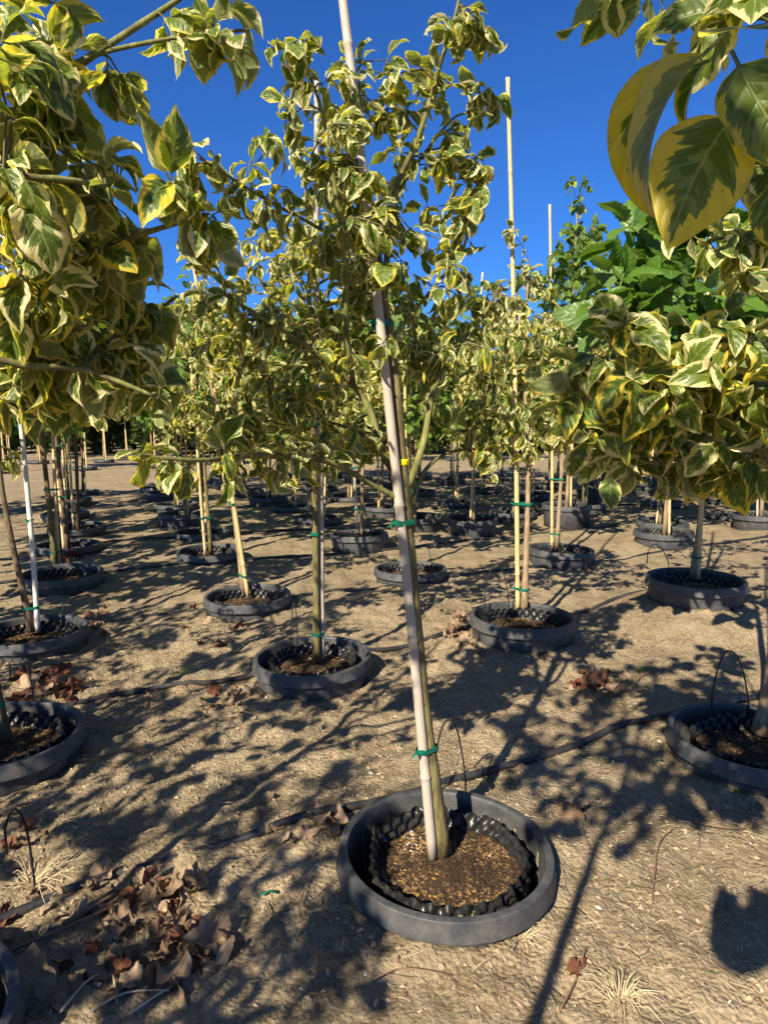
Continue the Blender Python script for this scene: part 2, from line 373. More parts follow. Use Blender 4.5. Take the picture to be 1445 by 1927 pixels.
# ------------------------------------------------------------------ ground: one sheet to the horizon
def spaced(a, b, d0, n_far, far):
    c = np.arange(a, b, d0); g = np.geomspace(d0, far, n_far)
    return np.concatenate([(a-np.cumsum(g))[::-1], c, b+np.cumsum(g)])
gx = spaced(-2.1, 2.4, .0125, 60, 60.)
gy = [-3., -1.5, -.6, 0., .3, .6]; y_ = .8
while y_ < 500: gy.append(y_); y_ += max(.011, .0052*y_*max(1, y_/2.2))
gy = np.array([-400., -60., -12.]+gy+[700.])
XX, YY = np.meshgrid(gx, gy); ZZ = gz(XX, YY)
idx = np.arange(XX.size).reshape(XX.shape)
gq = np.stack([idx[:-1, :-1], idx[:-1, 1:], idx[1:, 1:], idx[1:, :-1]], -1).reshape(-1, 4)
tag(obj('ground', mesh_np('ground', np.stack([XX, YY, ZZ], -1).reshape(-1, 3), [gq], M['soil'])), 'dry tan clay ground of the nursery', None, None, 'structure')

# ------------------------------------------------------------------ leaves
def leaf_shape(nh, nv, width=.30, fold=.35, bend=.8, curl=.1, wav=.1, twist=0., seed=0, kind='dog', pet=.14):
    rs = np.random.RandomState(seed); v = np.linspace(0, 1, nv+1); t = np.linspace(-1, 1, 2*nh+1)
    if kind == 'dog': w = v**.62*(1-v)**.88/.345*width*(1-.30*np.clip((v-.68)/.3, 0, 1)*(1-v)/.32)
    elif kind == 'mul': w = (v+.02)**.36*(1-v)**.80/.50*width*(1+.10*np.where(np.arange(nv+1) % 2, 1, -1)*(v > .05)*(v < .97))
    else: w = v**.5*(1-v)**.7/.42*width*(1+.22*np.sin(v*14+.6))
    w[0] = .012; w[-1] = .003
    X = t[None]*w[:, None]; a = np.abs(t)[None]
    ph = rs.uniform(0, 6, 2); sg = np.sign(t)[None]
    z = np.abs(X)*fold-curl*a**2*w[:, None]+wav*w[:, None]*a**1.6*(np.sin(v[:, None]*rs.uniform(6, 9)+ph[0]+sg*1.1)+.6*np.sin(v[:, None]*14+ph[1]*sg))
    z = z*np.sin(np.clip(v*6, 0, 1.57))[:, None]
    x2 = np.sqrt(np.maximum(X**2-np.minimum(z**2, .6*X**2), 0))*np.sign(X)
    tw = twist*v[:, None]; X, z = x2*np.cos(tw)-z*np.sin(tw), x2*np.sin(tw)+z*np.cos(tw)
    th = -bend*v**1.2; side = rs.uniform(-.25, .25)*v
    cy = np.concatenate([[0], np.cumsum((np.cos(th)[1:]+np.cos(th)[:-1])/2/nv)]); cz = np.concatenate([[0], np.cumsum((np.sin(th)[1:]+np.sin(th)[:-1])/2/nv)])
    V = np.stack([X+(side*v)[:, None], cy[:, None]-np.sin(th)[:, None]*z, cz[:, None]+np.cos(th)[:, None]*z], -1).reshape(-1, 3)
    UV = np.stack([np.repeat(((t+1)/2)[None], nv+1, 0), np.repeat(v[:, None], 2*nh+1, 1)], -1).reshape(-1, 2)
    k = 2*nh+1; idx = np.arange((nv+1)*k).reshape(nv+1, k)
    q = np.stack([idx[:-1, :-1], idx[:-1, 1:], idx[1:, 1:], idx[1:, :-1]], -1).reshape(-1, 4)
    if pet > 0:
        n0 = len(V); r = .016
        pv = [(r*c, yy, zz+r*s) for yy, zz in ((-pet, -.0), (0.02, 0.)) for c, s in ((-1, .4), (1, .4), (0, -1))]
        V = np.vstack([V, pv]); UV = np.vstack([UV, [(.5, 0)]*6])
        q = np.vstack([q, [(n0+i, n0+(i+1) % 3, n0+3+(i+1) % 3, n0+3+i) for i in range(3)]]); V[:, 1] += pet
    return V, q, UV
def leafset(kind, n, hi, lo, prm, seed):
    H, L = [], []; rs = random.Random(seed)
    for k in range(n):
        p = dict(width=rs.uniform(*prm['width']), fold=rs.uniform(*prm['fold']), bend=rs.uniform(*prm['bend']), curl=rs.uniform(*prm['curl']),
                 wav=rs.uniform(*prm['wav']), twist=rs.uniform(-prm['twist'], prm['twist']), seed=seed+k, kind=kind)
        H.append(leaf_shape(*hi, **p)); L.append(leaf_shape(*lo, **p))
    return H, L
LS = {'dog': leafset('dog', 10, (4, 10), (2, 5), dict(width=(.22, .35), fold=(.1, .75), bend=(.3, 2.1), curl=(-.15, .45), wav=(.06, .32), twist=.9), 100),
      'crisp': leafset('dog', 10, (4, 9), (2, 5), dict(width=(.19, .30), fold=(.3, 1.0), bend=(.8, 2.5), curl=(-.2, .5), wav=(.2, .55), twist=1.5), 200),
      'mul': leafset('mul', 7, (4, 14), (2, 6), dict(width=(.30, .40), fold=(.1, .45), bend=(.3, 1.1), curl=(.0, .25), wav=(.05, .2), twist=.35), 300),
      'far': leafset('dog', 6, (1, 3), (1, 2), dict(width=(.28, .40), fold=(.1, .6), bend=(.3, 1.4), curl=(0, .2), wav=(0, .2), twist=.8), 400)}
for p in (dict(width=.33, fold=.12, bend=.35, curl=.10, wav=.04, twist=.1), dict(width=.18, fold=1.3, bend=1.25, curl=-.1, wav=.06, twist=.3), dict(width=.30, fold=.45, bend=.75, curl=.05, wav=.10, twist=-.3)):
    LS['dog'][0].append(leaf_shape(6, 16, seed=900, **p)); LS['dog'][1].append(leaf_shape(2, 5, seed=900, **p))
LS['mixd'] = tuple([LS['crisp'][h][k] for k in range(7)]+[LS['dog'][h][k] for k in (0, 3, 6)] for h in (0, 1))
LMESH = {}
def leaf_mesh(ls, k, mat):
    key = (ls, k, mat.name)
    if key not in LMESH:
        V, q, uv = LS[ls][0][k]; LMESH[key] = mesh_np('leaf', V, [q], mat, uv)
    return LMESH[key]
def leaf_frame(axis, nrm):
    a = axis.normalized(); n = nrm-a*nrm.dot(a)
    if n.length < 1e-4: n = a.orthogonal()
    n.normalize(); x = a.cross(n)
    return Matrix((x, a, n)).transposed()
def bake_leaves(specs, ls):
    """specs: (pos, frame 3x3, size, variant, rnd) -> vertex, face, uv and random arrays"""
    Vs, Qs, Us, Rs, k = [], [], [], [], 0
    by = {}
    for s in specs: by.setdefault(s[3], []).append(s)
    for var, lst in by.items():
        V, q, uv = LS[ls][1][var]
        Fm = np.array([np.array(s[1])*s[2] for s in lst]); P = np.array([tuple(s[0]) for s in lst])
        W = np.einsum('nij,vj->nvi', Fm, V)+P[:, None]
        n, m = len(lst), len(V)
        Vs.append(W.reshape(-1, 3)); Us.append(np.tile(uv, (n, 1))); Rs.append(np.repeat([s[4] for s in lst], m))
        Qs.append((q[None]+(np.arange(n)*m)[:, None, None]+k).reshape(-1, 4)); k += n*m
    return np.vstack(Vs), np.vstack(Qs), np.vstack(Us), np.concatenate(Rs)

# ------------------------------------------------------------------ trees
def smooth_path(pts, n=4):
    P = [Vector(p) for p in pts]
    if len(P) < 3: return [P[0].lerp(P[-1], i/n) for i in range(n+1)]
    out = []
    for i in range(len(P)-1):
        p0 = P[max(i-1, 0)]; p1 = P[i]; p2 = P[i+1]; p3 = P[min(i+2, len(P)-1)]
        for k in range(n):
            t = k/n
            out.append(.5*((2*p1)+(p2-p0)*t+(2*p0-5*p1+4*p2-p3)*t*t+(3*p1-p0-3*p2+p3)*t**3))
    out.append(P[-1]); return out
def rvec(rs, s=1.): return Vector((rs.gauss(0, s), rs.gauss(0, s), rs.gauss(0, s)))
STY = {'near2': dict(ls='dog', mat='var', size=(.045, .088), droop=.38, spray=(3, 5), back=2, gap=.05),
       'near': dict(ls='dog', mat='var', size=(.036, .092), droop=.65, spray=(3, 6), back=2, gap=.045),
       'main': dict(ls='mixd', mat='var', size=(.030, .068), droop=.8, spray=(4, 7), back=3, gap=.035),
       'crisp': dict(ls='crisp', mat='cream', size=(.045, .080), droop=.8, spray=(5, 8), back=3, gap=.035),
       'dim': dict(ls='dog', mat='dim', size=(.055, .085), droop=.6, spray=(4, 7), back=2, gap=.04),
       'mul': dict(ls='mul', mat='glossy', size=(.085, .15), droop=.35, spray=(3, 4), back=2, gap=.05),
       'green': dict(ls='mul', mat='green', size=(.055, .10), droop=.4, spray=(4, 6), back=3, gap=.05),
       'dark': dict(ls='mul', mat='glossy', size=(.06, .10), droop=.5, spray=(4, 6), back=2, gap=.045)}
def tree_geometry(trunk, tr, limbs, attr, sty, seed, extra=()):
    """trunk / limb polylines and spray targets -> trunk mesh points, twigs and leaf specs"""
    rs = random.Random(seed); st = STY[sty]; nodes, nrad, ndir = [], [], []
    def feed(path, r0, r1, lo=0.):
        for i, p in enumerate(path):
            f = i/(len(path)-1)
            if f < lo: continue
            nodes.append(p); nrad.append(r0+(r1-r0)*f); ndir.append((path[min(i+1, len(path)-1)]-path[max(i-1, 0)]).normalized())
    tp = smooth_path(trunk, 5); feed(tp, tr[0], tr[1], .42)
    lp = []
    for pts, r0, r1 in limbs:
        path = smooth_path(pts, 5); lp.append((path, r0, r1)); feed(path, r0, r1, .15)
    N = np.array([tuple(p) for p in nodes]); order = sorted(attr, key=lambda a: float(np.min(np.sum((N-np.array(tuple(a)))**2, 1))))
    twigs, leaves = [], []
    nvar = min(10, len(LS[st['ls']][0]))
    def leaf(p, d, out, sc=1.):
        axis = (out*.8+d*.35-UP*st['droop']*rs.uniform(-.25, 1.6)+rvec(rs, .34)).normalized()
        nrm = UP*.9+out*(.9*st['droop'])+Vector((-.15, -.25, .1))+rvec(rs, .60)
        leaves.append((p, leaf_frame(axis, nrm), rs.uniform(*st['size'])*sc, rs.randrange(nvar), rs.random()))
    for a in order:
        d = N-np.array(tuple(a)); dist = np.sqrt((d**2).sum(1)); cost = dist+.5*np.maximum(0, d[:, 2])+.10*(np.array(nrad) < .0022)
        k = int(np.argmin(cost)); p0 = nodes[k]; L = max(.03, (a-p0).length)
        c1 = p0+ndir[k]*L*.30+UP*L*.10; c2 = a+(p0-a)*.30+UP*L*rs.uniform(.0, .16)+rvec(rs, .05*L)
        n = max(4, int(L/.035)); path = []
        for i in range(n+1):
            t = i/n; path.append(p0*(1-t)**3+c1*3*t*(1-t)**2+c2*3*t*t*(1-t)+a*t**3)
        r0 = min(nrad[k]*.75, .0022+.006*L); r1 = .0011
        twigs.append((path, r0, r1))
        for i, p in enumerate(path[1:], 1):
            nodes.append(p); nrad.append(r0+(r1-r0)*i/n); ndir.append((path[i]-path[i-1]).normalized())
        N = np.vstack([N, [tuple(p) for p in path[1:]]])
        td = (path[-1]-path[-2]).normalized(); ref = td.orthogonal().normalized(); bi = td.cross(ref)
        m = rs.randint(*st['spray']); ph = rs.uniform(0, 6.28)
        for q in range(m):
            th = ph+q*6.283/m+rs.uniform(-.3, .3); leaf(a, td, ref*math.cos(th)+bi*math.sin(th))
        bk = 0; s = 0.
        for i in range(n, 0, -1):
            s += (path[i]-path[i-1]).length
            if s > st['gap'] and bk < st['back']:
                s = 0; bk += 1; ph += 1.57
                for sg in (0, math.pi):
                    if rs.random() < .88: leaf(path[i-1], td, ref*math.cos(ph+sg)+bi*math.sin(ph+sg), .9)
    for e in extra: leaves.append(e)
    return tp, lp, twigs, leaves
def tube_mesh(name, path, r0, r1, mat, n=9, off=Vector(), flare=0., knob=0., seed=0):
    b = MB(); m = len(path); rs = random.Random(seed)
    rr = [(r0+(r1-r0)*i/(m-1))*(1+flare*max(0, 1-i/(m*.10)))*(1+knob*rs.uniform(-1, 1)) for i in range(m)]
    b.tube(path, rr, n); return b.mesh(name, mat, off=off)
def crown_meshes(twigs, leaves, sty, off, limbmat):
    st = STY[sty]; b = MB()
    for path, r0, r1 in twigs:
        P = path[::2] if (len(path) % 2) else path[:-1:2]+[path[-1]]
        b.tube(P, np.linspace(r0, r1, len(P)), 5, False)
    tm = b.mesh('twigs', limbmat, off=off)
    cm = None
    if leaves:
        V, q, uv, r = bake_leaves([(s[0]-off, *s[1:]) for s in leaves], st['ls']); cm = mesh_np('crown', V, [q], M[st['mat']], uv, r)
    return tm, cm
def build_tree(name, label, group, trunk, tr, limbs, attr, sty, seed, bark, limbmat='limb', n_obj=280, extra=(), cat='tree', flare=.35):
    base = Vector(trunk[0]); st = STY[sty]
    tp, lp, twigs, leaves = tree_geometry(trunk, tr, limbs, attr, sty, seed, extra)
    root = obj(name, None, loc=base); tag(root, label, cat, group)
    obj('trunk', tube_mesh('trunk', tp, tr[0], tr[1], M[bark], 12, base, flare, .05, seed), root)
    for k, (path, r0, r1) in enumerate(lp): obj('limb', tube_mesh('limb', path, r0, r1, M[limbmat], 8, base, 0, .06, seed+k), root)
    def vis(s):
        pr = project(s[0])
        if pr is None or not (-40 < pr[0] < 1485 and -40 < pr[1] < 1967): return 0
        return s[2]/pr[2]
    leaves.sort(key=lambda s: -vis(s)); nb = [s for s in leaves[:n_obj] if vis(s) > 0]
    rest = leaves[len(nb):]
    tm, cm = crown_meshes(twigs, rest, sty, base, M['twig'])
    crown = obj('crown', cm, root); tag(crown, kind='stuff')
    tw = obj('twigs', tm, root); tag(tw, kind='stuff')
    mat = M[st['mat']]
    for p, fr, s, var, rn, *mk in nb:
        o = bpy.data.objects.new('leaf', leaf_mesh(st['ls'], var, M[mk[0]] if mk else mat)); COL.objects.link(o); o.parent = crown
        o.matrix_local = Matrix.Translation(p-base) @ fr.to_4x4() @ Matrix.Diagonal((s, s, s, 1))
    return root
def blob(px, py, Y, r, n, rs, dY=None):
    """n spray targets round a pixel, r photo pixels wide at ground distance Y"""
    c = at(px, py, Y); w = r/F*project(c)[2]; out = []
    while len(out) < n:
        d = Vector((rs.uniform(-1, 1), rs.uniform(-1, 1), rs.uniform(-1, 1)))
        if d.length < 1: out.append(c+Vector((d.x*w, d.y*(dY or w*1.1), d.z*w)))
    return out
def generic(base, H, h0, rad, n_limb, n_attr, rs, lean=(0, 0), whips=2):
    """a young staked tree: clean stem, whorl of rising limbs, loose crown"""
    top = base+Vector((lean[0], lean[1], H)); mid = base.lerp(top, .45)+Vector((rs.uniform(-.02, .02), rs.uniform(-.02, .02), 0))
    trunk = [base, mid, base.lerp(top, .75)+Vector((rs.uniform(-.03, .03), rs.uniform(-.03, .03), 0)), top]; limbs = []; attr = []
    a0 = rs.uniform(0, 6)
    for k in range(n_limb):
        f = h0+(.82-h0)*(k/(n_limb-.5))+rs.uniform(-.02, .02); p = base.lerp(top, f); az = a0+k*2.4+rs.uniform(-.3, .3)
        ln = rad*rs.uniform(.75, 1.1)*(1-.45*(f-h0)/(1-h0)); o = Vector((math.cos(az), math.sin(az), 0)); rise = rs.uniform(.45, 1.0)
        e = p+o*ln+UP*ln*rise
        limbs.append(([p, p+o*ln*.42+UP*ln*rise*.30, p+o*ln*.75+UP*ln*rise*.72, e], .0075*(1.2-.5*f), .0028))
    zc = base.z+H*(h0+1.0)/2+.02; hz = H*(1-h0)/2+.06
    while len(attr) < n_attr:
        u = Vector((rs.uniform(-1, 1), rs.uniform(-1, 1), rs.uniform(-1, 1))); l = u.length
        if l > 1 or l < .35 and rs.random() < .7: continue
        taper = 1-.45*max(0, u.z); c = base.lerp(top, (zc-base.z)/H)
        a = Vector((c.x+u.x*rad*1.1*taper, c.y+u.y*rad*1.1*taper, zc+u.z*hz))
        a += Vector((math.sin(a.z*9+a0)*.07, math.cos(a.z*8+a0*2)*.07, 0)); attr.append(a)
    for k in range(whips):
        attr.append(top+Vector((rs.uniform(-.12, .12), rs.uniform(-.12, .12), rs.uniform(.02, .22))))
    return trunk, limbs, attr

# ------------------------------------------------------------------ pots
def ring_mesh(name, prof, mat, n=72, wob=0.):
    b = MB(); b.lathe(prof, n, wob); return b.mesh(name, mat)
rim_prof = [(.2235, -.075), (.2245, -.012), (.2252, -.0012), (.2262, -.0002), (.2275, .0), (.2415, .0), (.2430, -.0005), (.2436, -.0018), (.2440, -.004), (.2497, -.0405), (.2500, -.0425), (.2496, -.0440), (.2480, -.045), (.2335, -.045), (.2335, -.060)]
wall_prof = [(.2325, -.0445), (.2315, -.060), (.222, -.30), (.214, -.30), (.2225, -.070)]
RIM = ring_mesh('rim', rim_prof, M['pot'], 72, .004); WALL = ring_mesh('wall', wall_prof, M['pot'], 72, .004)
def liner_mesh():
    n, rows, nd = 240, 25, 30; th = np.arange(n)*2*math.pi/n; zz = np.linspace(-.010, -.16, rows)
    V = []
    for k, z in enumerate(zz):
        ph = math.cos(math.pi*(z+.022)/.024)
        jit = .25*np.sin(5*th+k*.35)+.2*np.sin(11*th-k*.2); c = np.cos(nd*th+jit)*ph; off = (.0125+.003*np.sin(7*th+k*.5))*np.sign(c)*np.abs(c)**1.8
        r = .176+(z+.016)*.06+off+.004*np.cos(3*th+1)+.003*np.cos(7*th)
        V.append(np.stack([r*np.cos(th), r*np.sin(th), np.full(n, z)+.004*np.cos(nd*th)*(k == 0)+.004*np.cos(5*th+.5)], -1))
    idx = np.arange(n*rows).reshape(rows, n); a = idx[:-1]; b = np.roll(idx, -1, 1)[:-1]; c = np.roll(idx, -1, 1)[1:]; d = idx[1:]
    return mesh_np('dimpled_wall', np.vstack(V), [np.stack([a, b, c, d], -1).reshape(-1, 4)], M['liner'])
LINER = liner_mesh()
def chip(b, p, s, rs, rnd, flat=.45):
    """a small angular lump or flake"""
    ax = rs.uniform(0, 6.28); c, sn = math.cos(ax), math.sin(ax); tl = rs.uniform(-.5, .5)
    pts = [(-1, -.5, 0), (0, -.7, .1), (1, -.3, 0), (.9, .5, 0), (-.1, .7, -.1), (-1, .4, 0), (0, 0, 1), (0, 0, -.6)]
    V = [(p[0]+s*(x*c-y*sn*.7), p[1]+s*(x*sn+y*c*.7), p[2]+s*(z*flat+x*tl*.4)) for x, y, z in pts]
    b.add(V, (), [(i, (i+1) % 6, 6) for i in range(6)]+[((i+1) % 6, i, 7) for i in range(6)], rnd)
def mix_mesh(n_chips, seed):
    rs = random.Random(seed); b = MB(); nr, na = 10, 40
    def h(x, y): return -.060+.010*float(fbm(x, y, 14., 3, seed))+.016*max(0, 1-math.hypot(x, y)/.09)
    V = [(0, 0, h(0, 0))]
    for i in range(1, nr+1):
        for k in range(na):
            r = .176*i/nr; a = k*2*math.pi/na; x, y = r*math.cos(a), r*math.sin(a); V.append((x, y, h(x, y)))
    q = [(1+(i-1)*na+k, 1+(i-1)*na+(k+1) % na, 1+i*na+(k+1) % na, 1+i*na+k) for i in range(1, nr) for k in range(na)]
    b.add(V, q, [(0, 1+k, 1+(k+1) % na) for k in range(na)], .1)
    for _ in range(n_chips):
        r = .170*math.sqrt(rs.random()); a = rs.uniform(0, 6.283); x, y = r*math.cos(a), r*math.sin(a)
        rn = min(.999, max(0., rs.random()*.72+.62*float(fbm(x, y, 11., 3, seed+4))+.06+.22*(rs.random() < .05))); s = rs.uniform(.0022, .0065)
        chip(b, (x, y, h(x, y)+.001), s*(.7 if rn > .955 else 1), rs, rn, .5)
    return b.mesh('potting_mix', M['mix'], False)
MIX = [mix_mesh(3600, 3), mix_mesh(1300, 5), mix_mesh(900, 6)]
def pot(k, c, label, lab2, group=None, group2=None):
    p = obj('ring_pot', None, loc=c, rz=R.uniform(0, 6)); p.rotation_euler.x = R.uniform(-.03, .03); p.rotation_euler.y = R.uniform(-.03, .03)
    tag(p, label, 'pot', group); obj('rim', RIM, p); obj('wall', WALL, p)
    q = obj('root_container', None, loc=(c[0]+R.uniform(-.012, .012), c[1]+R.uniform(-.012, .012), c[2]-.004), rz=R.uniform(0, 6)); tag(q, lab2, 'container', group2)
    obj('dimpled_wall', LINER, q); m = obj('potting_mix', MIX[k], q); tag(m, kind='stuff')
    return q

# ------------------------------------------------------------------ stakes and ties
def stake_mesh(L, r, nodes, mat, bendx, seed, n=10):
    rs = random.Random(seed); zs, rr = [], []
    cuts = sorted(rs.uniform(.0, 1.)*.05+(i+.6)/nodes*L for i in range(nodes))
    z = 0; seg = np.linspace(0, L, 40); allz = sorted(set(list(seg)+[c+d for c in cuts for d in (-.006, -.0015, .0015, .006)]))
    path, rad = [], []
    for z in allz:
        if z > L or z < 0: continue
        dd = min(abs(z-c) for c in cuts); taper = 1-.22*z/L
        path.append(Vector((bendx*math.sin(math.pi*z/L), bendx*.5*math.sin(2.2*math.pi*z/L), z))); rad.append(r*taper*(1.15 if .001 < dd < .003 else .97 if .004 < dd < .008 else 1.0))
    b = MB(); b.tube(path, rad, n); return b.mesh('pole', mat)
STAKES = {}
def stake(base, top, r, matk, ties, trunk_pts, label, group=None, seed=0, name='support_stake'):
    base = Vector(base); top = Vector(top); d = top-base; L = d.length
    key = (matk, round(r, 4), seed % 4, round(L, 1))
    if key not in STAKES: STAKES[key] = stake_mesh(round(L, 1), r, max(4, int(L/.28)), M[matk], .008, seed)
    root = obj(name, None, loc=base); tag(root, label, 'stake', group)
    p = obj('pole', STAKES[key], root); p.rotation_mode = 'QUATERNION'; p.rotation_quaternion = d.to_track_quat('Z', 'X'); s = L/round(L, 1); p.scale = (1, 1, s)
    for h, tcol in ties:
        sp = base+d*(h/d.z) if d.z else base
        tp = min(trunk_pts, key=lambda q: abs(q.z-sp.z)) if trunk_pts else sp
        ax = Vector((tp.x-sp.x, tp.y-sp.y, 0)); sep = ax.length; ax = ax.normalized() if sep > .001 else Vector((1, 0, 0))
        bi = Vector((-ax.y, ax.x, 0)); rr = r*1.12; rt = .019 if sep < .08 else 0
        ring = [-ax*rr*math.cos(t)+bi*rr*math.sin(t) for t in np.linspace(-1.6, 1.6, 9)]+[ax*sep+ax*rt*math.cos(t)+bi*rt*math.sin(t) for t in np.linspace(1.5, -1.5, 9)] if rt else [ax*rr*math.cos(t)+bi*rr*math.sin(t) for t in np.linspace(0, 6.0, 16)]
        hw = .006; V = []; n = len(ring)
        for zz, ex in ((-hw, 1.), (hw, 1.02), (hw, 1.10), (-hw, 1.08)):
            for i, q in enumerate(ring): V.append(tuple(sp-base+q*ex+UP*(zz+.003*math.sin(i*.9+seed))))
        q = []
        for a, bb in ((0, 1), (1, 2), (2, 3), (3, 0)):
            for i in range(n): q.append((a*n+i, a*n+(i+1) % n, bb*n+(i+1) % n, bb*n+i))
        b = MB(); b.add(V, q)
        tl = sp-base-ax*rr; b.tube([tl, tl-ax*.006+UP*.004, tl-ax*.014+UP*.001], [.0035, .004, .002], 5)
        obj('tie', b.mesh('tie', M[tcol], False), root)
    return root

# ------------------------------------------------------------------ the near trees, one by one
def at_z(px, py, z):
    q = at(px, py, 1.0); d = q-Vector((0, 0, CH)); return Vector((0, 0, CH))+d*((z-CH)/d.z)
rs = random.Random(21)
def V3(c, dz=0.): return Vector((c[0], c[1], c[2]+dz))
# the main dogwood
c = POTS[(0, 0)]; zb = c[2]-.045
tb = at_z(832, 1603, zb); Y0 = tb.y
main_trunk = [tb, at(796, 1320, Y0), at(771, 1050, Y0), at(759, 900, Y0), at(742, 705, Y0), at(722, 560, Y0), at(700, 410, Y0), at(672, 250, Y0), at(664, 170, Y0)]
def pl(*p): return [at(x, y, Y0+d) for x, y, d in p]
main_limbs = [(pl((768, 948, 0), (700, 912, -.05), (615, 868, -.12), (480, 858, -.25), (385, 866, -.36), (300, 862, -.42)), .0075, .003),
              (pl((757, 900, 0), (722, 858, .02), (695, 770, .03), (655, 715, .02), (575, 650, -.03), (480, 590, -.10), (425, 556, -.14)), .010, .003),
              (pl((768, 915, 0), (797, 832, .02), (815, 735, .05), (850, 665, .08), (905, 600, .12), (940, 540, .15)), .0085, .003),
              (pl((775, 950, .0), (800, 885, .10), (850, 850, .2), (930, 845, .3)), .006, .0025),
              (pl((665, 722, .02), (652, 620, -.04), (650, 500, -.08), (622, 300, -.12), (600, 190, -.14), (560, 92, -.16)), .006, .0022),
              (pl((722, 560, 0), (742, 370, .06), (790, 250, .04), (825, 130, 0), (848, 60, -.05), (866, -10, -.06)), .007, .0025),
              (pl((742, 372, .06), (790, 300, .1), (850, 225, .1), (885, 212, .1)), .004, .002),
              (pl((715, 520, 0), (622, 443, -.05), (500, 375, -.12), (375, 297, -.2)), .005, .002),
              (pl((735, 640, 0), (800, 560, .08), (870, 470, .1), (880, 400, .1)), .005, .002),
              (pl((745, 720, 0), (690, 680, .12), (600, 600, .22), (560, 520, .28)), .005, .002),
              (pl((730, 600, 0), (680, 480, .10), (655, 330, .12)), .005, .002),
              (pl((755, 850, 0), (640, 800, .15), (520, 770, .22)), .005, .0022)]
at_ = []
for a in ((285, 862, -.42, 30, 1), (330, 880, -.38, 45, 2), (440, 870, -.3, 40, 3), (500, 850, -.2, 70, 5), (600, 820, .0, 90, 8), (520, 760, .1, 90, 8), (420, 560, -.14, 50, 4), (520, 610, -.05, 70, 6), (610, 680, .0, 70, 6),
          (560, 90, -.16, 32, 3), (590, 150, -.14, 30, 2), (540, 215, -.1, 30, 2), (500, 265, -.1, 22, 2), (640, 240, 0, 60, 5), (600, 300, -.05, 40, 3), (690, 230, .05, 50, 4), (650, 120, .05, 30, 2), (640, 340, .0, 60, 5), (690, 400, .0, 60, 6), (600, 440, .0, 60, 5), (530, 390, -.1, 50, 4), (470, 360, -.12, 40, 3),
          (340, 290, -.2, 40, 3), (400, 320, -.16, 30, 2), (740, 120, .0, 40, 3), (840, 40, -.05, 50, 4), (900, 40, -.05, 35, 3), (800, 160, .05, 50, 5), (750, 230, .1, 60, 5), (890, 200, .1, 45, 4), (860, 290, .1, 50, 5), (790, 330, .1, 70, 7), (900, 330, .1, 40, 4), (860, 390, .1, 60, 5), (740, 430, .1, 60, 5), (800, 480, .1, 60, 5), (885, 450, .1, 35, 3),
          (850, 540, .1, 70, 6), (780, 600, .1, 60, 6), (700, 520, .1, 60, 5), (640, 560, .1, 70, 7), (560, 500, .1, 60, 5), (930, 580, .15, 50, 4), (860, 660, .1, 70, 6), (800, 720, .12, 60, 5), (930, 720, .25, 60, 4), (890, 800, .25, 60, 4), (690, 640, .15, 60, 5), (590, 740, .15, 70, 6), (680, 800, .2, 50, 4), (662, 235, -.10, 28, 3), (690, 330, -.10, 30, 3), (700, 420, -.10, 30, 4), (705, 500, -.09, 26, 3), (655, 140, -.08, 20, 2), (720, 640, -.08, 18, 1), (985, 640, .2, 60, 5), (960, 760, .25, 60, 5), (430, 640, .0, 60, 5), (420, 800, .0, 60, 4), (480, 700, .05, 60, 5)):
    at_ += blob(a[0], a[1], Y0+a[2], a[3]*.85, a[4], rs)
build_tree('dogwood_tree', 'variegated dogwood with olive trunk tied with green tape to the leaning pale stake', None, main_trunk, (.0175, .0045), main_limbs, at_, 'main', 31, 'bark', n_obj=298)
sb = at_z(814, 1613, zb)
tpath = smooth_path(main_trunk, 6)
stake(sb, at(640, -45, sb.y), .0120, 'bam_pale', [], tpath, 'tall leaning pale bamboo stake with green ties in the ring pot with scattered golden bark', None, 3)
st_ = bpy.data.objects['support_stake']
def tie_at(root, sp, tp_, rt, rs_, col, hw=.006, nm='tie'):
    base = root.location; ax = Vector((tp_.x-sp.x, tp_.y-sp.y, 0)); sep = ax.length; ax.normalize(); bi = Vector((-ax.y, ax.x, 0))
    ring = [-ax*rs_*math.cos(t)+bi*rs_*math.sin(t) for t in np.linspace(-1.5, 1.5, 9)]+[ax*sep+ax*rt*math.cos(t)+bi*rt*math.sin(t) for t in np.linspace(1.5, -1.5, 9)]
    n = len(ring); V = []; q = []
    for zz, ex in ((-hw, 1.), (hw, 1.02), (hw, 1.06), (-hw, 1.05)):
        for i, r in enumerate(ring): V.append(tuple(sp-base+r*ex+UP*(zz+.004*math.sin(i*.8))))
    for a, bb in ((0, 1), (1, 2), (2, 3), (3, 0)):
        for i in range(n): q.append((a*n+i, a*n+(i+1) % n, bb*n+(i+1) % n, bb*n+i))
    b = MB(); b.add(V, q); tl = sp-base-ax*rs_*.9-Vector((0, rs_*.3, 0))
    b.tube([tl, tl-ax*.009+UP*.003-bi*.004, tl-ax*.019-UP*.004], [.003, .0045, .002], 6, flat=.3)
    obj(nm, b.mesh(nm, M[col], False), root)
stop = at(640, -45, sb.y)
for py, tcol in ((1417, 'tape'), (988, 'tape'), (617, 'tape'), (198, 'tape')):
    f = None
    for k in range(200):
        q = sb.lerp(stop, k/199)
        if project(q)[1] < py: f = q; break
    tq = min(tpath, key=lambda p: abs(p.z-f.z)); tie_at(st_, f, tq, .018 if py > 700 else .012, .0135 if py > 700 else .0115, tcol)
pot(0, c, 'dusty black ring pot round the dogwood tied to the leaning pale stake', 'shiny black dimpled container holding the dogwood tied to the leaning pale stake')

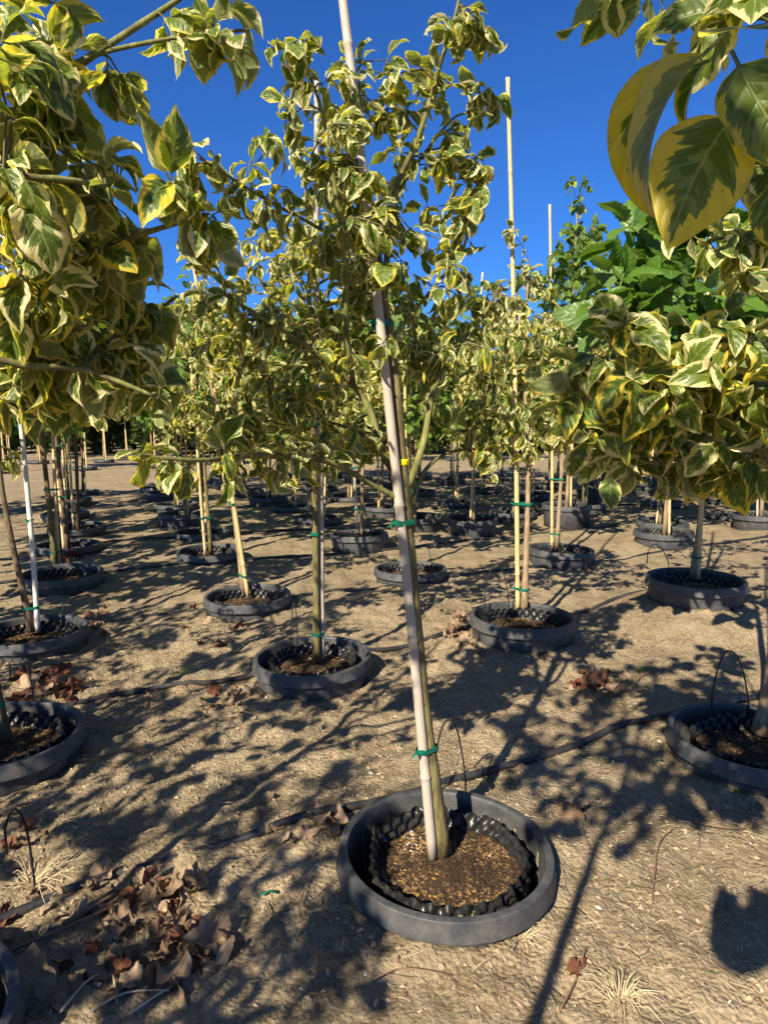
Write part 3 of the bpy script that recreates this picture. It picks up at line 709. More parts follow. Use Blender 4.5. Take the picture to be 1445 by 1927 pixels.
# the dogwood whose pot is cut by the lower left corner: its crown fills the upper left
c = POTS[(-1, 0)]; b0 = V3(c, -.045)
tl_top = b0+Vector((-.05, -.02, 1.95)); T = [b0, b0+Vector((0, .01, .8)), b0+Vector((-.03, 0, 1.35)), tl_top]
def tl(z, *p): return [b0+Vector((-.01, 0, z))]+[at(x, y, Y) for x, y, Y in p]
limbs = [(tl(1.30, (40, 205, 1.0), (115, 145, 1.02), (250, 55, 1.05), (335, 0, 1.08), (420, -60, 1.1)), .008, .003), (tl(1.35, (-60, 130, .98), (60, 150, .98), (190, 100, 1.02), (350, 68, 1.05), (470, 56, 1.08)), .006, .002),
         (tl(1.02, (-60, 560, .9), (60, 530, .95), (150, 488, 1.0), (270, 440, 1.02), (385, 405, 1.05)), .008, .003), (tl(.9, (-80, 700, .92), (60, 690, .95), (170, 700, 1.0), (290, 745, 1.02)), .007, .003),
         (tl(1.15, (-60, 360, .85), (80, 335, .85), (200, 350, .9)), .006, .003), (tl(.95, (-40, 620, 1.1), (120, 600, 1.2), (260, 600, 1.25), (330, 560, 1.25)), .006, .003)]
at_ = []
for a in tuple((q[0]-(30 if q[0] > 120 and 200 < q[1] < 620 else 0), q[1]-(45 if q[1] > 650 else 20 if q[1] > 600 else 0), q[2], q[3]*.75, max(1, round(q[4]*.72))) for q in ((70, 50, .95, 80, 5), (25, 130, .85, 60, 4), (90, 190, .95, 55, 4), (210, 120, 1.05, 32, 3), (300, 25, 1.05, 25, 2), (350, 80, 1.05, 30, 2), (415, 70, 1.08, 40, 4), (440, 10, 1.1, 30, 2), (50, 260, .9, 70, 5), (150, 330, .95, 70, 5), (60, 380, .85, 80, 6), (215, 300, 1.1, 45, 4), (225, 390, 1.1, 50, 4), (130, 440, 1.0, 70, 6),
          (60, 510, .95, 80, 7), (200, 510, 1.05, 70, 6), (290, 470, 1.1, 45, 4), (420, 420, 1.02, 40, 4), (345, 360, 1.0, 35, 2), (60, 620, 1.0, 90, 9), (170, 610, 1.1, 90, 9), (280, 580, 1.2, 60, 6), (60, 710, 1.05, 70, 8), (170, 710, 1.1, 80, 9), (270, 690, 1.2, 60, 6), (300, 770, 1.05, 30, 2), (100, 770, 1.2, 60, 5), (0, 760, 1.1, 60, 4))):
    at_ += blob(a[0], a[1], a[2], a[3], a[4], rs)
for k in range(26): at_.append(b0+Vector((rs.uniform(-.5, .3), rs.uniform(-.4, .45), rs.uniform(.95, 2.0))))
build_tree('dogwood_tree', 'large-leaved variegated dogwood hanging over the heap of dry leaves', None, T, (.016, .006), limbs, at_, 'near', 41, 'bark', n_obj=298)
pot(1, c, 'black ring pot beside the heap of big dry brown leaves', 'dark root container inside the ring pot beside the dry leaf heap')

# the dogwood just right of the camera: big yellow leaves close to the lens, long low branches
c = POTS[(0, -1)]; b0 = V3(c, -.045); T = [b0, b0+Vector((.01, 0, .7)), b0+Vector((.0, .01, 1.3)), b0+Vector((.03, 0, 1.95))]
def trl(z, *p): return [b0+Vector((0, 0, z))]+[at(x, y, Y) for x, y, Y in p]
limbs = [(trl(1.15, (1600, 230, .42), (1480, 215, .38), (1392, 196, .36)), .005, .0022), (trl(.92, (1560, 735, .8), (1440, 742, .95), (1300, 742, 1.02), (1180, 765, 1.05), (1095, 800, 1.08)), .007, .0025),
         (trl(1.0, (1560, 600, .8), (1420, 618, .95), (1320, 650, 1.05), (1200, 680, 1.1), (1100, 690, 1.12)), .007, .0025), (trl(.85, (1540, 860, .85), (1420, 850, 1.0), (1290, 830, 1.08), (1170, 850, 1.1)), .006, .0025),
         (trl(1.35, (1560, 20, .7), (1440, 30, .8), (1370, 20, .85), (1240, -50, .9)), .006, .0025), (trl(1.1, (1600, 420, .9), (1480, 420, 1.1), (1400, 440, 1.2), (1320, 455, 1.25)), .006, .0022)]
at_ = []
for a in ((1410, 20, .75, 45, 3), (1330, 5, .85, 35, 2), (1235, -35, .9, 15, 1), (1170, -25, .92, 12, 1), (1100, -30, .92, 12, 1), (1440, 290, .9, 40, 3), (1400, 280, 1.1, 30, 1), (1350, 450, 1.25, 50, 3), (1430, 440, 1.2, 50, 5), (1400, 520, 1.2, 40, 3),
          (1100, 695, 1.1, 50, 4), (1180, 650, 1.05, 50, 4), (1180, 720, 1.05, 60, 6), (1280, 660, 1.05, 60, 6), (1290, 720, 1.02, 60, 6), (1370, 650, 1.0, 60, 6), (1400, 710, .97, 60, 6), (1110, 800, 1.08, 45, 4), (1200, 790, 1.05, 60, 5), (1160, 860, 1.1, 50, 4), (1290, 800, 1.05, 60, 5), (1270, 860, 1.08, 50, 4), (1350, 850, 1.05, 60, 5), (1420, 800, 1.0, 60, 4), (1400, 880, 1.05, 45, 3)):
    at_ += blob(a[0], a[1], a[2], a[3], a[4], rs)
for k in range(24): at_.append(b0+Vector((rs.uniform(-.05, .6), rs.uniform(-.45, .3), rs.uniform(1.0, 2.0))))
def big(bx, by, tx, ty, Yb, Yt, var, nrm, mk='yel', k=1.0):
    p = at(bx, by, Yb); q = at(tx, ty, Yt); return (p, leaf_frame(q-p, Vector(nrm)), (q-p).length*k, var, .5, mk)
extra = [big(1398, 192, 1232, 405, .36, .345, 10, (-.25, -1, .35), k=.95), big(1362, 62, 1118, 310, .385, .40, 11, (-.75, -.25, .7), k=1.02), big(1350, 95, 1250, 215, .40, .41, 11, (-.5, -.8, .5), k=.95),
         big(1375, 95, 1475, 300, .35, .33, 12, (-.55, -.75, .55), k=1.0), big(1470, 60, 1392, 40, .38, .42, 10, (0, -.7, .7), k=1.3), big(1445, 330, 1465, 470, .5, .5, 10, (-.3, -1, .2), k=1.0),
         big(1260, 735, 1175, 800, 1.0, .98, 12, (-.2, -1, .3)), big(1150, 890, 1142, 950, 1.05, 1.03, 10, (-.1, -1, .3))]
build_tree('dogwood_tree', 'variegated dogwood with huge yellow-edged leaves beside the person', None, T, (.016, .006), limbs, at_, 'near2', 51, 'bark', n_obj=298, extra=extra)

# two trees behind the camera that shade the foreground, and the rest of their row
c = POTS[(-1, -1)]; b0 = V3(c, -.045); ra = random.Random(5)
T = [b0, b0+Vector((.0, .0, .9)), b0+Vector((.01, .02, 1.5)), b0+Vector((.02, .03, 2.3))]; limbs = []; at_ = []
for k in range(5):
    az = k*2.4+.5; o = Vector((math.cos(az), math.sin(az), 0)); p = b0+Vector((0, 0, 1.5+.1*k)); limbs.append(([p, p+o*.2+UP*.12, p+o*.4+UP*.35], .007, .003))
while len(at_) < 105:
    u = Vector((ra.uniform(-1, 1), ra.uniform(-1, 1), ra.uniform(-1, 1)))
    if u.length < 1 and b0.y+u.y*.5 < .25: at_.append(b0+Vector((u.x*.5, u.y*.5, 2.0+u.z*.42)))
for k in range(16): at_.append(Vector((-.20+ra.uniform(-.14, .14), -.32+ra.uniform(-.1, .1), 1.86+ra.uniform(-.1, .14))))  # unseen extra sprays, added to block the sun from the big leaf near the lens
build_tree('dogwood_tree', 'tall clear-stemmed dogwood whose forked trunk shadow falls past the pot', None, T, (.019, .006), limbs, at_, 'near', 61, 'bark', n_obj=0)

NEAR = {  # key: name, style, bark, trunk base px, stake base px, stake top px, stake material, height, crown start, radius, limbs, sprays, lean, label
 (0, 1): ('dogwood_tree', 'crisp', 'bark', (597, 1243), (606, 1241), (595, 150), 'bam_pale', 1.95, .40, .42, 8, 120, (-.02, .0), 'creamy dogwood with crinkled small leaves and slim olive trunk, pale pinkish stake'),
 (1, 1): ('dogwood_tree', 'crisp', 'bark_tan', (986, 1153), (974, 1151), (955, 146), 'bam', 1.60, .44, .38, 7, 92, (-.03, .0), 'creamy dogwood tied to the tallest yellow stake with a brown leaf drift at its pot'),
 (0, 2): ('dogwood_tree', 'crisp', 'bark_tan', (460, 1117), (467, 1122), (346, 392), 'bam', 1.75, .42, .42, 7, 95, (-.22, .0), 'creamy dogwood on the yellow stake that leans out of its pot'),
 (2, 1): ('dogwood_tree', 'var', 'bark_tan', (1302, 1089), (1313, 1090), (1336, 342), 'bam', 1.6, .45, .42, 7, 60, (.1, .0), 'dogwood with brown stem and light bamboo stake in the raised ring pot'),
 (-1, 2): ('leafy_tree', 'dark', 'bark_dark', (61, 1188), (72, 1188), (8, 420), 'bam_white', 1.55, .60, .42, 6, 70, (-.15, .0), 'dark green leafy tree with dark stem beside a whitened stake'),
 (2, 2): ('leafy_tree', 'green', 'bark_tan', (1047, 1033), (1038, 1032), (1034, 385), 'bam', 2.55, .36, .30, 8, 90, (.06, .0), 'upright light green tree whose shoots climb above its bamboo stake'),
 (1, 2): ('leafy_tree', 'green', 'bark', (775, 1066), (766, 1068), (758, 560), 'bam', 1.85, .42, .48, 7, 105, (-.1, .0), 'light green tree in the ring pot half hidden by the leaning pale stake'),
 (-1, 1): ('dogwood_tree', 'crisp', 'bark_dark', (9, 1392), (-8, 1395), (-70, 400), 'bam_pale', 1.75, .50, .40, 6, 60, (-.08, .0), 'dogwood with reddish brown stem in the pot cut by the frame edge'),
 (-1, 3): ('leafy_tree', 'dark', 'bark', (105, 1072), (112, 1070), (90, 480), 'bam', 1.85, .55, .45, 6, 70, (-.08, .0), 'green tree with thick olive trunk and russet leaves heaped at its foot'),
}
STY['var'] = dict(STY['main'])
for k, (nm, sty, bark, tpx, spx, stp, smat, H, h0, rad, nl, na, lean, lab) in NEAR.items():
    c = POTS[k]; zb = c[2]-.045; tb = at_z(*tpx, zb); sb = at_z(*spx, zb)
    rg = random.Random(hash(k) % 1000+3); trunk, limbs, at_ = generic(tb, H, h0, rad, nl, na, rg, lean)
    r0 = .020 if k == (-1, 3) else .0155
    build_tree(nm, lab, None, trunk, (r0, .004), limbs, at_, sty, 70+k[0]*7+k[1], bark, n_obj=240, flare=.5)
    tp = smooth_path(trunk, 8)
    stake(sb, at(*stp, sb.y+.02), .0125, smat, [(.12, 'tape'), (.55, 'tape'), (1.0, 'tape')], tp, {'bam': 'yellow bamboo stake', 'bam_pale': 'pale pinkish bamboo stake', 'bam_white': 'whitened bamboo stake'}[smat]+' for the '+lab.split(' with ')[0].split(' on ')[0].split(' whose ')[0].split(' tied ')[0].split(' in ')[0]+{(0, 1): ' with a slim olive trunk', (1, 1): ', tallest against the sky', (0, 2): ', tilted well over', (2, 1): ' in the raised ring pot', (1, 2): ' half hidden by the leaning stake', (-1, 1): ' with a reddish brown stem', (-1, 3): ' with a thick olive trunk'}.get(k, ''), None, rg.randrange(4))
    what = {(0, 1): 'the creamy dogwood with slim olive trunk', (1, 1): 'the tallest yellow stake, dry leaves drifted against it', (0, 2): 'the tilted yellow bamboo stake', (2, 1): 'the brown stem, standing proud of the soil', (-1, 2): 'the whitened stake', (2, 2): 'the upright light green tree', (1, 2): 'the light green tree behind the leaning pale stake', (-1, 1): 'the reddish brown stem', (-1, 3): 'the thick olive trunk and russet leaves'}[k]
    pot(1, c, 'black ring pot round '+what, 'dimpled black container with bark mix round '+what)

# the big-leaved green tree at the right edge
c = POTS[(1, 0)]; zb = c[2]-.05; tb = at_z(1436, 1378, zb)
T = [tb, tb+Vector((.015, .0, .5)), tb+Vector((-.01, .02, 1.0)), tb+Vector((-.05, .03, 1.75))]
Ye = tb.y
limbs = [([tb+Vector((0, .01, .95)), at(1400, 660, Ye), at(1300, 600, Ye-.05), at(1190, 575, Ye-.1)], .008, .003), ([tb+Vector((-.02, .02, 1.2)), at(1400, 540, Ye+.1), at(1300, 500, Ye+.12), at(1230, 470, Ye+.1)], .007, .003),
         ([tb+Vector((0, .02, 1.1)), at(1440, 500, Ye+.2), at(1390, 420, Ye+.2)], .006, .003)]
at_ = []
for a in ((1170, 570, -.1, 50, 5), (1240, 540, 0, 60, 6), (1310, 570, .0, 60, 6), (1390, 580, .05, 60, 6), (1200, 490, .1, 40, 3), (1280, 470, .15, 50, 4), (1250, 610, .0, 60, 5), (1370, 640, .1, 60, 5), (1400, 470, .2, 60, 5), (1145, 530, -.1, 30, 2), (1190, 450, .0, 30, 2), (1260, 420, .1, 35, 2), (1330, 430, .15, 40, 3)): at_ += blob(a[0], a[1], Ye+a[2], a[3], a[4], rs)
for k in range(20): at_.append(tb+Vector((rs.uniform(-.2, .5), rs.uniform(-.3, .4), rs.uniform(1.0, 1.9))))
build_tree('mulberry_tree', 'glossy green big-leaved tree with flared tan trunk at a speckled pot', None, T, (.021, .006), limbs, at_, 'mul', 81, 'bark_tan', n_obj=200, flare=.9)
stake(tb+Vector((.045, .02, 0)), tb+Vector((.08, .05, 2.25)), .0125, 'bam', [(.32, 'tape'), (.9, 'tape')], smooth_path(T, 8), 'bamboo stake beside the flared tan trunk of the big-leaved tree', None, 2)
pot(1, c, 'black ring pot round the flared tan trunk, tube hoop standing behind', 'dimpled container of pale speckled mix round the flared tan trunk')

# ------------------------------------------------------------------ the rest of the block: copies of a few tree kinds
TEMPL = []
def template(nm, sty, bark, H, h0, rad, nl, na, seed, label):
    rg = random.Random(seed); trunk, limbs, at_ = generic(Vector((0, 0, 0)), H, h0, rad, nl, na, rg, (rg.uniform(-.06, .06), rg.uniform(-.04, .04)))
    tp, lp, tw, lv = tree_geometry(trunk, (.0155, .004), limbs, at_, sty, seed); tm, cm = crown_meshes(tw, lv, sty, Vector(), M['twig'])
    TEMPL.append((nm, tube_mesh('trunk', tp, .0155, .004, M[bark], 9, Vector(), .4, .05, seed), [tube_mesh('limb', p, a, b, M['limb'], 6) for p, a, b in lp], cm, tm, label, tp))
template('dogwood_tree', 'crisp', 'bark', 1.75, .42, .44, 7, 100, 1, 'creamy crinkle-leaved dogwood standing in the middle rows')
template('dogwood_tree', 'dim', 'bark_tan', 1.8, .44, .42, 6, 100, 2, 'greenish variegated dogwood standing in the middle rows')
template('leafy_tree', 'green', 'bark_tan', 2.0, .42, .42, 8, 125, 3, 'bushy light green tree standing in the middle rows')
template('leafy_tree', 'green', 'bark', 1.85, .45, .46, 7, 120, 4, 'broad light green tree with olive stem in the middle rows')
template('leafy_tree', 'dark', 'bark_dark', 1.9, .50, .42, 6, 95, 5, 'dark green tree with dark stem in the middle rows')
def stand(t, c, rz, sc, label, group):
    nm, trm, lms, cm, tm, lab, tp = TEMPL[t]; root = obj(nm, None, loc=c, rz=rz, sc=sc); tag(root, label or lab, 'tree', group)
    obj('trunk', trm, root)
    for l in lms: obj('limb', l, root)
    tag(obj('crown', cm, root), kind='stuff'); tag(obj('twigs', tm, root), kind='stuff')
done = set(NEAR) | {(0, 0), (1, 0), (-1, 0), (0, -1), (-1, -1)}
for k, c in sorted(POTS.items(), key=lambda kv: kv[1][1]):
    if k in done:
        if k[1] < 0: pot(1, c, 'black ring pot behind the photographer' if k[0] else 'black ring pot beside the photographer', 'dimpled container in the ring pot '+('behind' if k[0] else 'beside')+' the photographer')
        continue
    i, j = k
    t = (0 if i > -3 else 1) if j <= 1 else (R.choice([3, 4]) if i < 0 else R.choice([2, 2, 3]) if j == 2 else R.choice([2, 3]) if j == 3 else R.choice([2, 2, 2, 3, 3, 3, 4]))
    if j < 0: t = 0
    b = Vector((c[0]+R.uniform(-.03, .03), c[1]+R.uniform(-.03, .03), c[2]-.045)); sc = R.uniform(.95, 1.18) if j > 1 else 1.0
    stand(t, b, R.uniform(0, 6.28), 1.18 if j < 1 else sc, None, 'rows of '+TEMPL[t][5].replace(' standing', ''))
    sb = b+Vector((R.choice((-1, 1))*.035, R.uniform(-.03, .02), 0)); ln = R.uniform(1.9, 2.4)
    stake(sb, sb+Vector((R.gauss(0, .06), R.gauss(0, .05), ln)), .0115, R.choice(['bam', 'bam', 'bam', 'bam_pale']), [(R.uniform(.15, .5), 'tape'), (R.uniform(.6, 1.0), 'tape')], [b+Vector((0, 0, z*.1)) for z in range(12)], 'bamboo stake tied to a young tree in the middle rows', 'bamboo stakes in the middle rows', R.randrange(4))
    pot(2, c, 'black ring pot sunk in the soil of the middle rows', 'dark root container inside a ring pot of the middle rows', 'ring pots of the middle rows', 'root containers of the middle rows')

# ------------------------------------------------------------------ younger stock past the alley
FT = []
STY['farg'] = dict(ls='far', mat='green', size=(.11, .18), droop=.4, spray=(3, 5), back=2, gap=.06)
STY['farv'] = dict(ls='far', mat='dim', size=(.08, .13), droop=.5, spray=(3, 5), back=2, gap=.06)
for sd, (s_, H, rad) in enumerate((('farg', 2.3, .45), ('farg', 2.0, .5), ('farv', 1.9, .5))):
    rg = random.Random(500+sd); trunk, limbs, at_ = generic(Vector(), H, .55, rad, 5, 80, rg)
    tp, lp, tw, lv = tree_geometry(trunk, (.02, .006), limbs, at_, s_, 600+sd); V, q, uv, r = bake_leaves(lv, 'far')
    b = MB(); b.tube(tp, np.linspace(.02, .006, len(tp)), 6)
    for p, a, bb in lp: b.tube(p[::2], np.linspace(a, bb, len(p[::2])), 4)
    FT.append((b.mesh('trunk', M['bark_tan']), mesh_np('crown', V, [q], M[STY[s_]['mat']], uv, r)))
b = MB(); b.lathe(rim_prof+wall_prof[1:3], 24); b.lathe([(.001, -.05), (.10, -.045), (.2235, -.055)], 24); FPOT = b.mesh('ring_pot', M['pot'])
FST = stake_mesh(2.3, .018, 6, M['bam'], .01, 9, 6)
for x, y in FAR:
    z = gz1(x, y)+.08; t = R.choice((0, 0, 1, 1, 2)); root = obj('leafy_tree', None, loc=(x, y, z-.05), rz=R.uniform(0, 6), sc=R.uniform(.95, 1.25))
    tag(root, 'small staked tree in the far rows before the tree belt', 'tree', 'small staked trees of the far rows'); obj('trunk', FT[t][0], root); tag(obj('crown', FT[t][1], root), kind='stuff')
    s = obj('support_stake', FST, loc=(x+.06, y-.03, z-.06)); s.rotation_euler = (R.gauss(0, .02), R.gauss(0, .02), R.uniform(0, 6)); s.scale = (1, 1, R.uniform(.8, 1.1)); tag(s, 'yellow bamboo stake in the far rows before the tree belt', 'stake', 'bamboo stakes of the far rows')
    tag(obj('ring_pot', FPOT, loc=(x, y, z)), 'small dark ring pot in the far rows before the tree belt', 'pot', 'ring pots of the far rows')
# the belt of tall trees on the horizon
STY['belt'] = dict(ls='far', mat='dark', size=(.35, .7), droop=.5, spray=(4, 6), back=2, gap=.2)
BT = []
for sd in range(3):
    rg = random.Random(900+sd); H = (7., 6., 8.)[sd]; trunk = [Vector(), Vector((.1, 0, H*.4)), Vector((0, .1, H*.95))]; limbs = []; at_ = []
    for k in range(9):
        az = k*2.4; p = Vector((0, 0, H*(.15+.07*k))); o = Vector((math.cos(az), math.sin(az), .5)); limbs.append(([p, p+o*.8, p+o*1.7], .08, .03))
    while len(at_) < 190:
        u = Vector((rg.uniform(-1, 1), rg.uniform(-1, 1), rg.uniform(-1, 1)))
        if u.length < 1: at_.append(Vector((u.x*H*(.30, .36, .2)[sd]*(1-.4*u.z), u.y*H*.3, H*.54+u.z*H*.47)))
    tp, lp, tw, lv = tree_geometry(trunk, (.16, .05), limbs, at_, 'belt', 950+sd); V, q, uv, r = bake_leaves(lv, 'far')
    BT.append((tube_mesh('trunk', tp, .16, .05, M['bark_dark'], 7), mesh_np('crown', V, [q], M[('dark', 'green', 'dark')[sd]], uv, r)))
for k in range(110):
    y = 19.5+15*(k*.618 % 1); x = (-.64+1.28*(k/109))*y+R.uniform(-.4, .4); t = R.randrange(3); root = obj('belt_tree', None, loc=(x, y, gz1(x, y)-.1), rz=R.uniform(0, 6), sc=R.uniform(.36, .55))
    tag(root, ('light green' if t == 1 else 'dark')+' bushy tree of the belt closing the horizon', 'tree', ('light green' if t == 1 else 'dark')+' trees of the horizon belt'); obj('trunk', BT[t][0], root); tag(obj('crown', BT[t][1], root), kind='stuff')

# ------------------------------------------------------------------ irrigation
row_lab = {0: 'black drip tube running behind the ring pot of the leaning pale stake', 1: 'black drip tube running past the pot with the leaf drift', 2: 'black drip tube running past the pot of the tilted stake', 3: 'black drip tube running past the thick olive trunk', 4: 'black drip tube in the fifth row behind the tilted stake'}
for j in range(0, 5):
    pts = []; x0, y0 = grid(0, j); off = .30 if j == 0 else .25
    lo, hi = (-2.2, 2.6) if j < 2 else (-3.2, 5.5)
    if j == 0: off = .33
    if j == 1: x0, y0 = x0+.02, y0+.10
    for s in np.arange(lo, hi, .05):
        x = x0+s*A_[0]-off*.44; y = y0+s*A_[1]+off*.90; w = .05*fbm(np.array([s*1.7]), np.array([j*5.]), 1., 2, 4)[0]
        bury = -.016*max(0, fbm(np.array([s*2.3]), np.array([j*9.]), 1., 2, 6)[0])
        pts.append(Vector((x-w*.4, y+w*.9, gz1(x, y)+.009+bury)))
    P = np.array([tuple(p) for p in pts]); P[1:-1, 2] = (P[:-2, 2]+P[1:-1, 2]*2+P[2:, 2])/4
    b = MB(); b.tube([Vector(p) for p in P], .0115, 8); tag(obj('drip_tube', b.mesh('drip_tube', M['tube'])), row_lab[j], 'tube')
def hoop(px0, py0, px1, py1, Y, h, label, bend=.02):
    p0 = at(px0, py0, Y); p1 = at(px1, py1, Y+.03); n = 20; path = []
    for i in range(n+1):
        t = i/n; q = p0.lerp(p1, t); q = q+UP*h*(1-abs(2*t-1)**2.4)+Vector((0, bend*math.sin(3.1*t), 0)); path.append(q)
    path = [path[0]-UP*.06]+path+[path[-1]-UP*.06]
    b = MB(); b.tube(path, .0026, 6); tag(obj('feeder_hoop', b.mesh('feeder_hoop', M['wire'])), label, 'tubing')
cy = lambda k: POTS[k][1]
hoop(812, 1475, 876, 1470, cy((0, 0))+.26, .17, 'thin black feeder tube arching behind the leaning pale stake')
hoop(1340, 1300, 1408, 1320, cy((1, 0))+.16, .15, 'thin black feeder tube arching beside the flared tan trunk')
hoop(912, 1122, 957, 1130, cy((1, 1))+.12, .17, 'thin black feeder tube arching beside the tallest yellow stake')
hoop(1218, 1040, 1258, 1062, cy((2, 1))+.12, .07, 'thin black feeder tube beside the raised ring pot')
hoop(112, 1158, 190, 1155, cy((-1, 2))+.10, .09, 'wide thin feeder tube arching beside the whitened stake')
hoop(548, 1205, 560, 1200, cy((0, 1))+.12, .16, 'narrow thin feeder hoop behind the pot with the slim olive trunk')
hoop(10, 1560, 66, 1668, 1.36, .09, 'grey thin feeder tube end beside the drip tube near the leaf heap')
hoop(18, 1250, 62, 1300, cy((-1, 1))+.22, .06, 'thin feeder tube behind the pot of the reddish brown stem')
hoop(780, 1020, 812, 1060, cy((1, 2))+.12, .10, 'thin feeder tube behind the pot half hidden by the leaning stake')

# ------------------------------------------------------------------ litter on the ground
def dead_shape(seed):
    rs_ = np.random.RandomState(seed); n = 36; th = np.arange(n)*2*math.pi/n
    lob = rs_.uniform(.5, .75)+rs_.uniform(.15, .42)*np.abs(np.cos(2.5*(th-math.pi/2)))**.8+.05*np.cos(17*th+rs_.uniform(0, 6))+.10*np.cos(th*2+rs_.uniform(0, 6))
    lob *= 1-.35*np.exp(-((th-1.5*math.pi)/.35)**2)
    V, UV = [(0, 0, 0)], [(0, 0)]; cx, cy_, ph = rs_.uniform(.9, 2.6), rs_.uniform(-.9, 1.3), rs_.uniform(0, 6)
    for f in (.35, .7, 1.):
        for k in range(n):
            x, y = f*lob[k]*math.cos(th[k]), f*lob[k]*math.sin(th[k])
            z = .38*cx*x*x+.38*cy_*y*y+.20*f*f*math.sin(3*th[k]+ph)+.08*f*math.sin(7*th[k]+ph)
            k_ = max(.45, 1-.45*abs(z)); V.append((x*k_, y*k_, z)); UV.append((th[k]/6.283*5/3.14, f))
    t = [(0, 1+k, 1+(k+1) % n) for k in range(n)]
    q = [(1+r*n+k, 1+(r+1)*n+k, 1+(r+1)*n+(k+1) % n, 1+r*n+(k+1) % n) for r in range(2) for k in range(n)]
    return V, q, t, UV
DS = [dead_shape(s) for s in range(9)]
DM = {m: [mesh_np('fallen_leaf', V, [q, t], M[m], UV) for V, q, t, UV in DS]+[mesh_np('fallen_leaf', LS['crisp'][0][k][0]*[2.0, 1.6, 1.6]-[0, .8, 0], [LS['crisp'][0][k][1]], M[m], LS['crisp'][0][k][2]) for k in range(6)] for m in ('dead', 'dead_red')}
FLM = [mesh_np('fallen_leaf', LS['dog'][0][k][0], [LS['dog'][0][k][1]], M['fallen'], LS['dog'][0][k][2]) for k in range(3)]
def drop(px, py, r, n, mats, size, label, group, lift=.012, pile=.0):
    for k in range(n):
        a = R.uniform(0, 6.28); q = r*math.sqrt(R.random()); p = at_z(px+q*math.cos(a)*1.25, py+q*math.sin(a)*.8, .01)
        if any((p.x-x)**2+(p.y-y)**2 < .262**2 for x, y in PXY): continue
        m = R.choice(mats); s = R.uniform(*size)
        o = obj('fallen_leaf', R.choice(DM[m]), loc=(p.x, p.y, gz1(p.x, p.y)+lift*R.uniform(.3, 1)+pile*R.random()*(1-q/r)))
        o.rotation_euler = (R.gauss(0, .38)+R.choice((0, 0, 3.14)), R.gauss(0, .38), R.uniform(0, 6.28)); o.scale = (s, s*R.uniform(.7, 1.1), s); tag(o, label, 'leaf', group)
hl = 'big dry brown leaf in the heap beside the lower drip tube'
drop(190, 1780, 175, 62, ['dead', 'dead', 'dead', 'dead', 'dead', 'dead_red'], (.020, .046), hl, 'dry leaves of the big heap', .008, .010)
for px, py, s, rx, ry, rz, m, k in ((285, 1835, .062, .5, .1, .4, 'dead', 11), (395, 1765, .060, .3, -.4, 2.0, 'dead', 3), (335, 1850, .055, .9, .3, 4.0, 'dead', 13), (200, 1740, .055, .2, .3, 1.0, 'dead', 10), (60, 1850, .06, .9, -.2, .6, 'dead', 4), (310, 1680, .06, .1, .2, 3.3, 'dead', 0)):
    p = at_z(px, py, .03); o = obj('fallen_leaf', DM[m][k], loc=(p.x, p.y, gz1(p.x, p.y)+.016), rz=rz); o.rotation_euler = (rx, ry, rz); o.scale = (s, s, s)
    tag(o, 'large pale tan leaf curling on top of the dry heap', 'leaf', 'large leaves on top of the heap')
drop(330, 1790, 90, 12, ['dead'], (.035, .058), hl, 'dry leaves of the big heap', .012, .01)
drop(300, 1690, 60, 12, ['dead', 'dead_red'], (.03, .05), hl, 'dry leaves of the big heap', .014, .02)
drop(40, 1600, 60, 8, ['dead', 'dead_red'], (.022, .04), 'dry brown leaf lying by the grey feeder tube end', 'dry leaves by the grey feeder tube')
drop(600, 1590, 50, 12, ['dead'], (.03, .048), 'dry brown leaf lying against the ring pot of the leaning stake', 'dry leaves at the main ring pot')
drop(520, 1560, 60, 8, ['dead'], (.02, .04), 'dry brown leaf lying against the ring pot of the leaning stake', 'dry leaves at the main ring pot')
drop(890, 1200, 50, 34, ['dead'], (.030, .055), 'dry tan leaf in the drift against the pot of the tallest stake', 'dry leaves drifted at the tallest stake', .02, .06)
drop(1110, 1290, 45, 20, ['dead', 'dead', 'dead_red'], (.03, .055), 'dry brown leaf in the shade between the tallest stake and the tan trunk', 'dry leaves in the shaded patch', .015, .02)
drop(90, 1290, 60, 30, ['dead_red', 'dead_red', 'dead'], (.035, .06), 'russet dry leaf behind the pot of the reddish brown stem', 'russet leaves behind the reddish stem', .015, .03)
drop(430, 1310, 55, 16, ['dead', 'dead_red'], (.02, .045), 'brown dry leaf in front of the pot with the slim olive trunk', 'dry leaves before the slim olive trunk')
drop(400, 1170, 50, 18, ['dead_red', 'dead'], (.03, .05), 'russet dry leaf along the tube before the tilted stake', 'dry leaves before the tilted stake')
drop(190, 1170, 40, 14, ['dead_red', 'dead'], (.03, .05), 'russet dry leaf beside the pot of the whitened stake', 'dry leaves at the whitened stake')
drop(130, 1045, 24, 18, ['dead_red'], (.04, .07), 'russet dry leaf heaped at the thick olive trunk', 'russet leaves at the thick olive trunk', .02, .08)
drop(1080, 1545, 26, 3, ['dead'], (.028, .04), 'curled dry leaf beside the trunk shadow right of the main ring pot', 'curled leaves by the trunk shadow')
drop(1080, 1830, 24, 2, ['dead_red'], (.016, .026), 'small crumpled leaf by the dry grass tuft', 'crumpled leaves by the grass tuft')
for k, (px, py) in enumerate(((440, 1226), (362, 1254), (215, 1126))):
    p = at_z(px, py, .01); o = obj('fallen_leaf', FLM[k], loc=(p.x, p.y, gz1(p.x, p.y)+.012), rz=k*2.1); o.scale = (.06, .06, .06)
    tag(o, 'fresh yellow-green fallen leaf lying on bare soil', 'leaf', 'fresh yellow-green fallen leaves')
def litter(name, n, fn, mat, label, smooth=False):
    b = MB(); rl = random.Random(77)
    for _ in range(n): fn(b, rl)
    tag(obj(name, b.mesh(name, mat, smooth)), label, None, None, 'stuff')
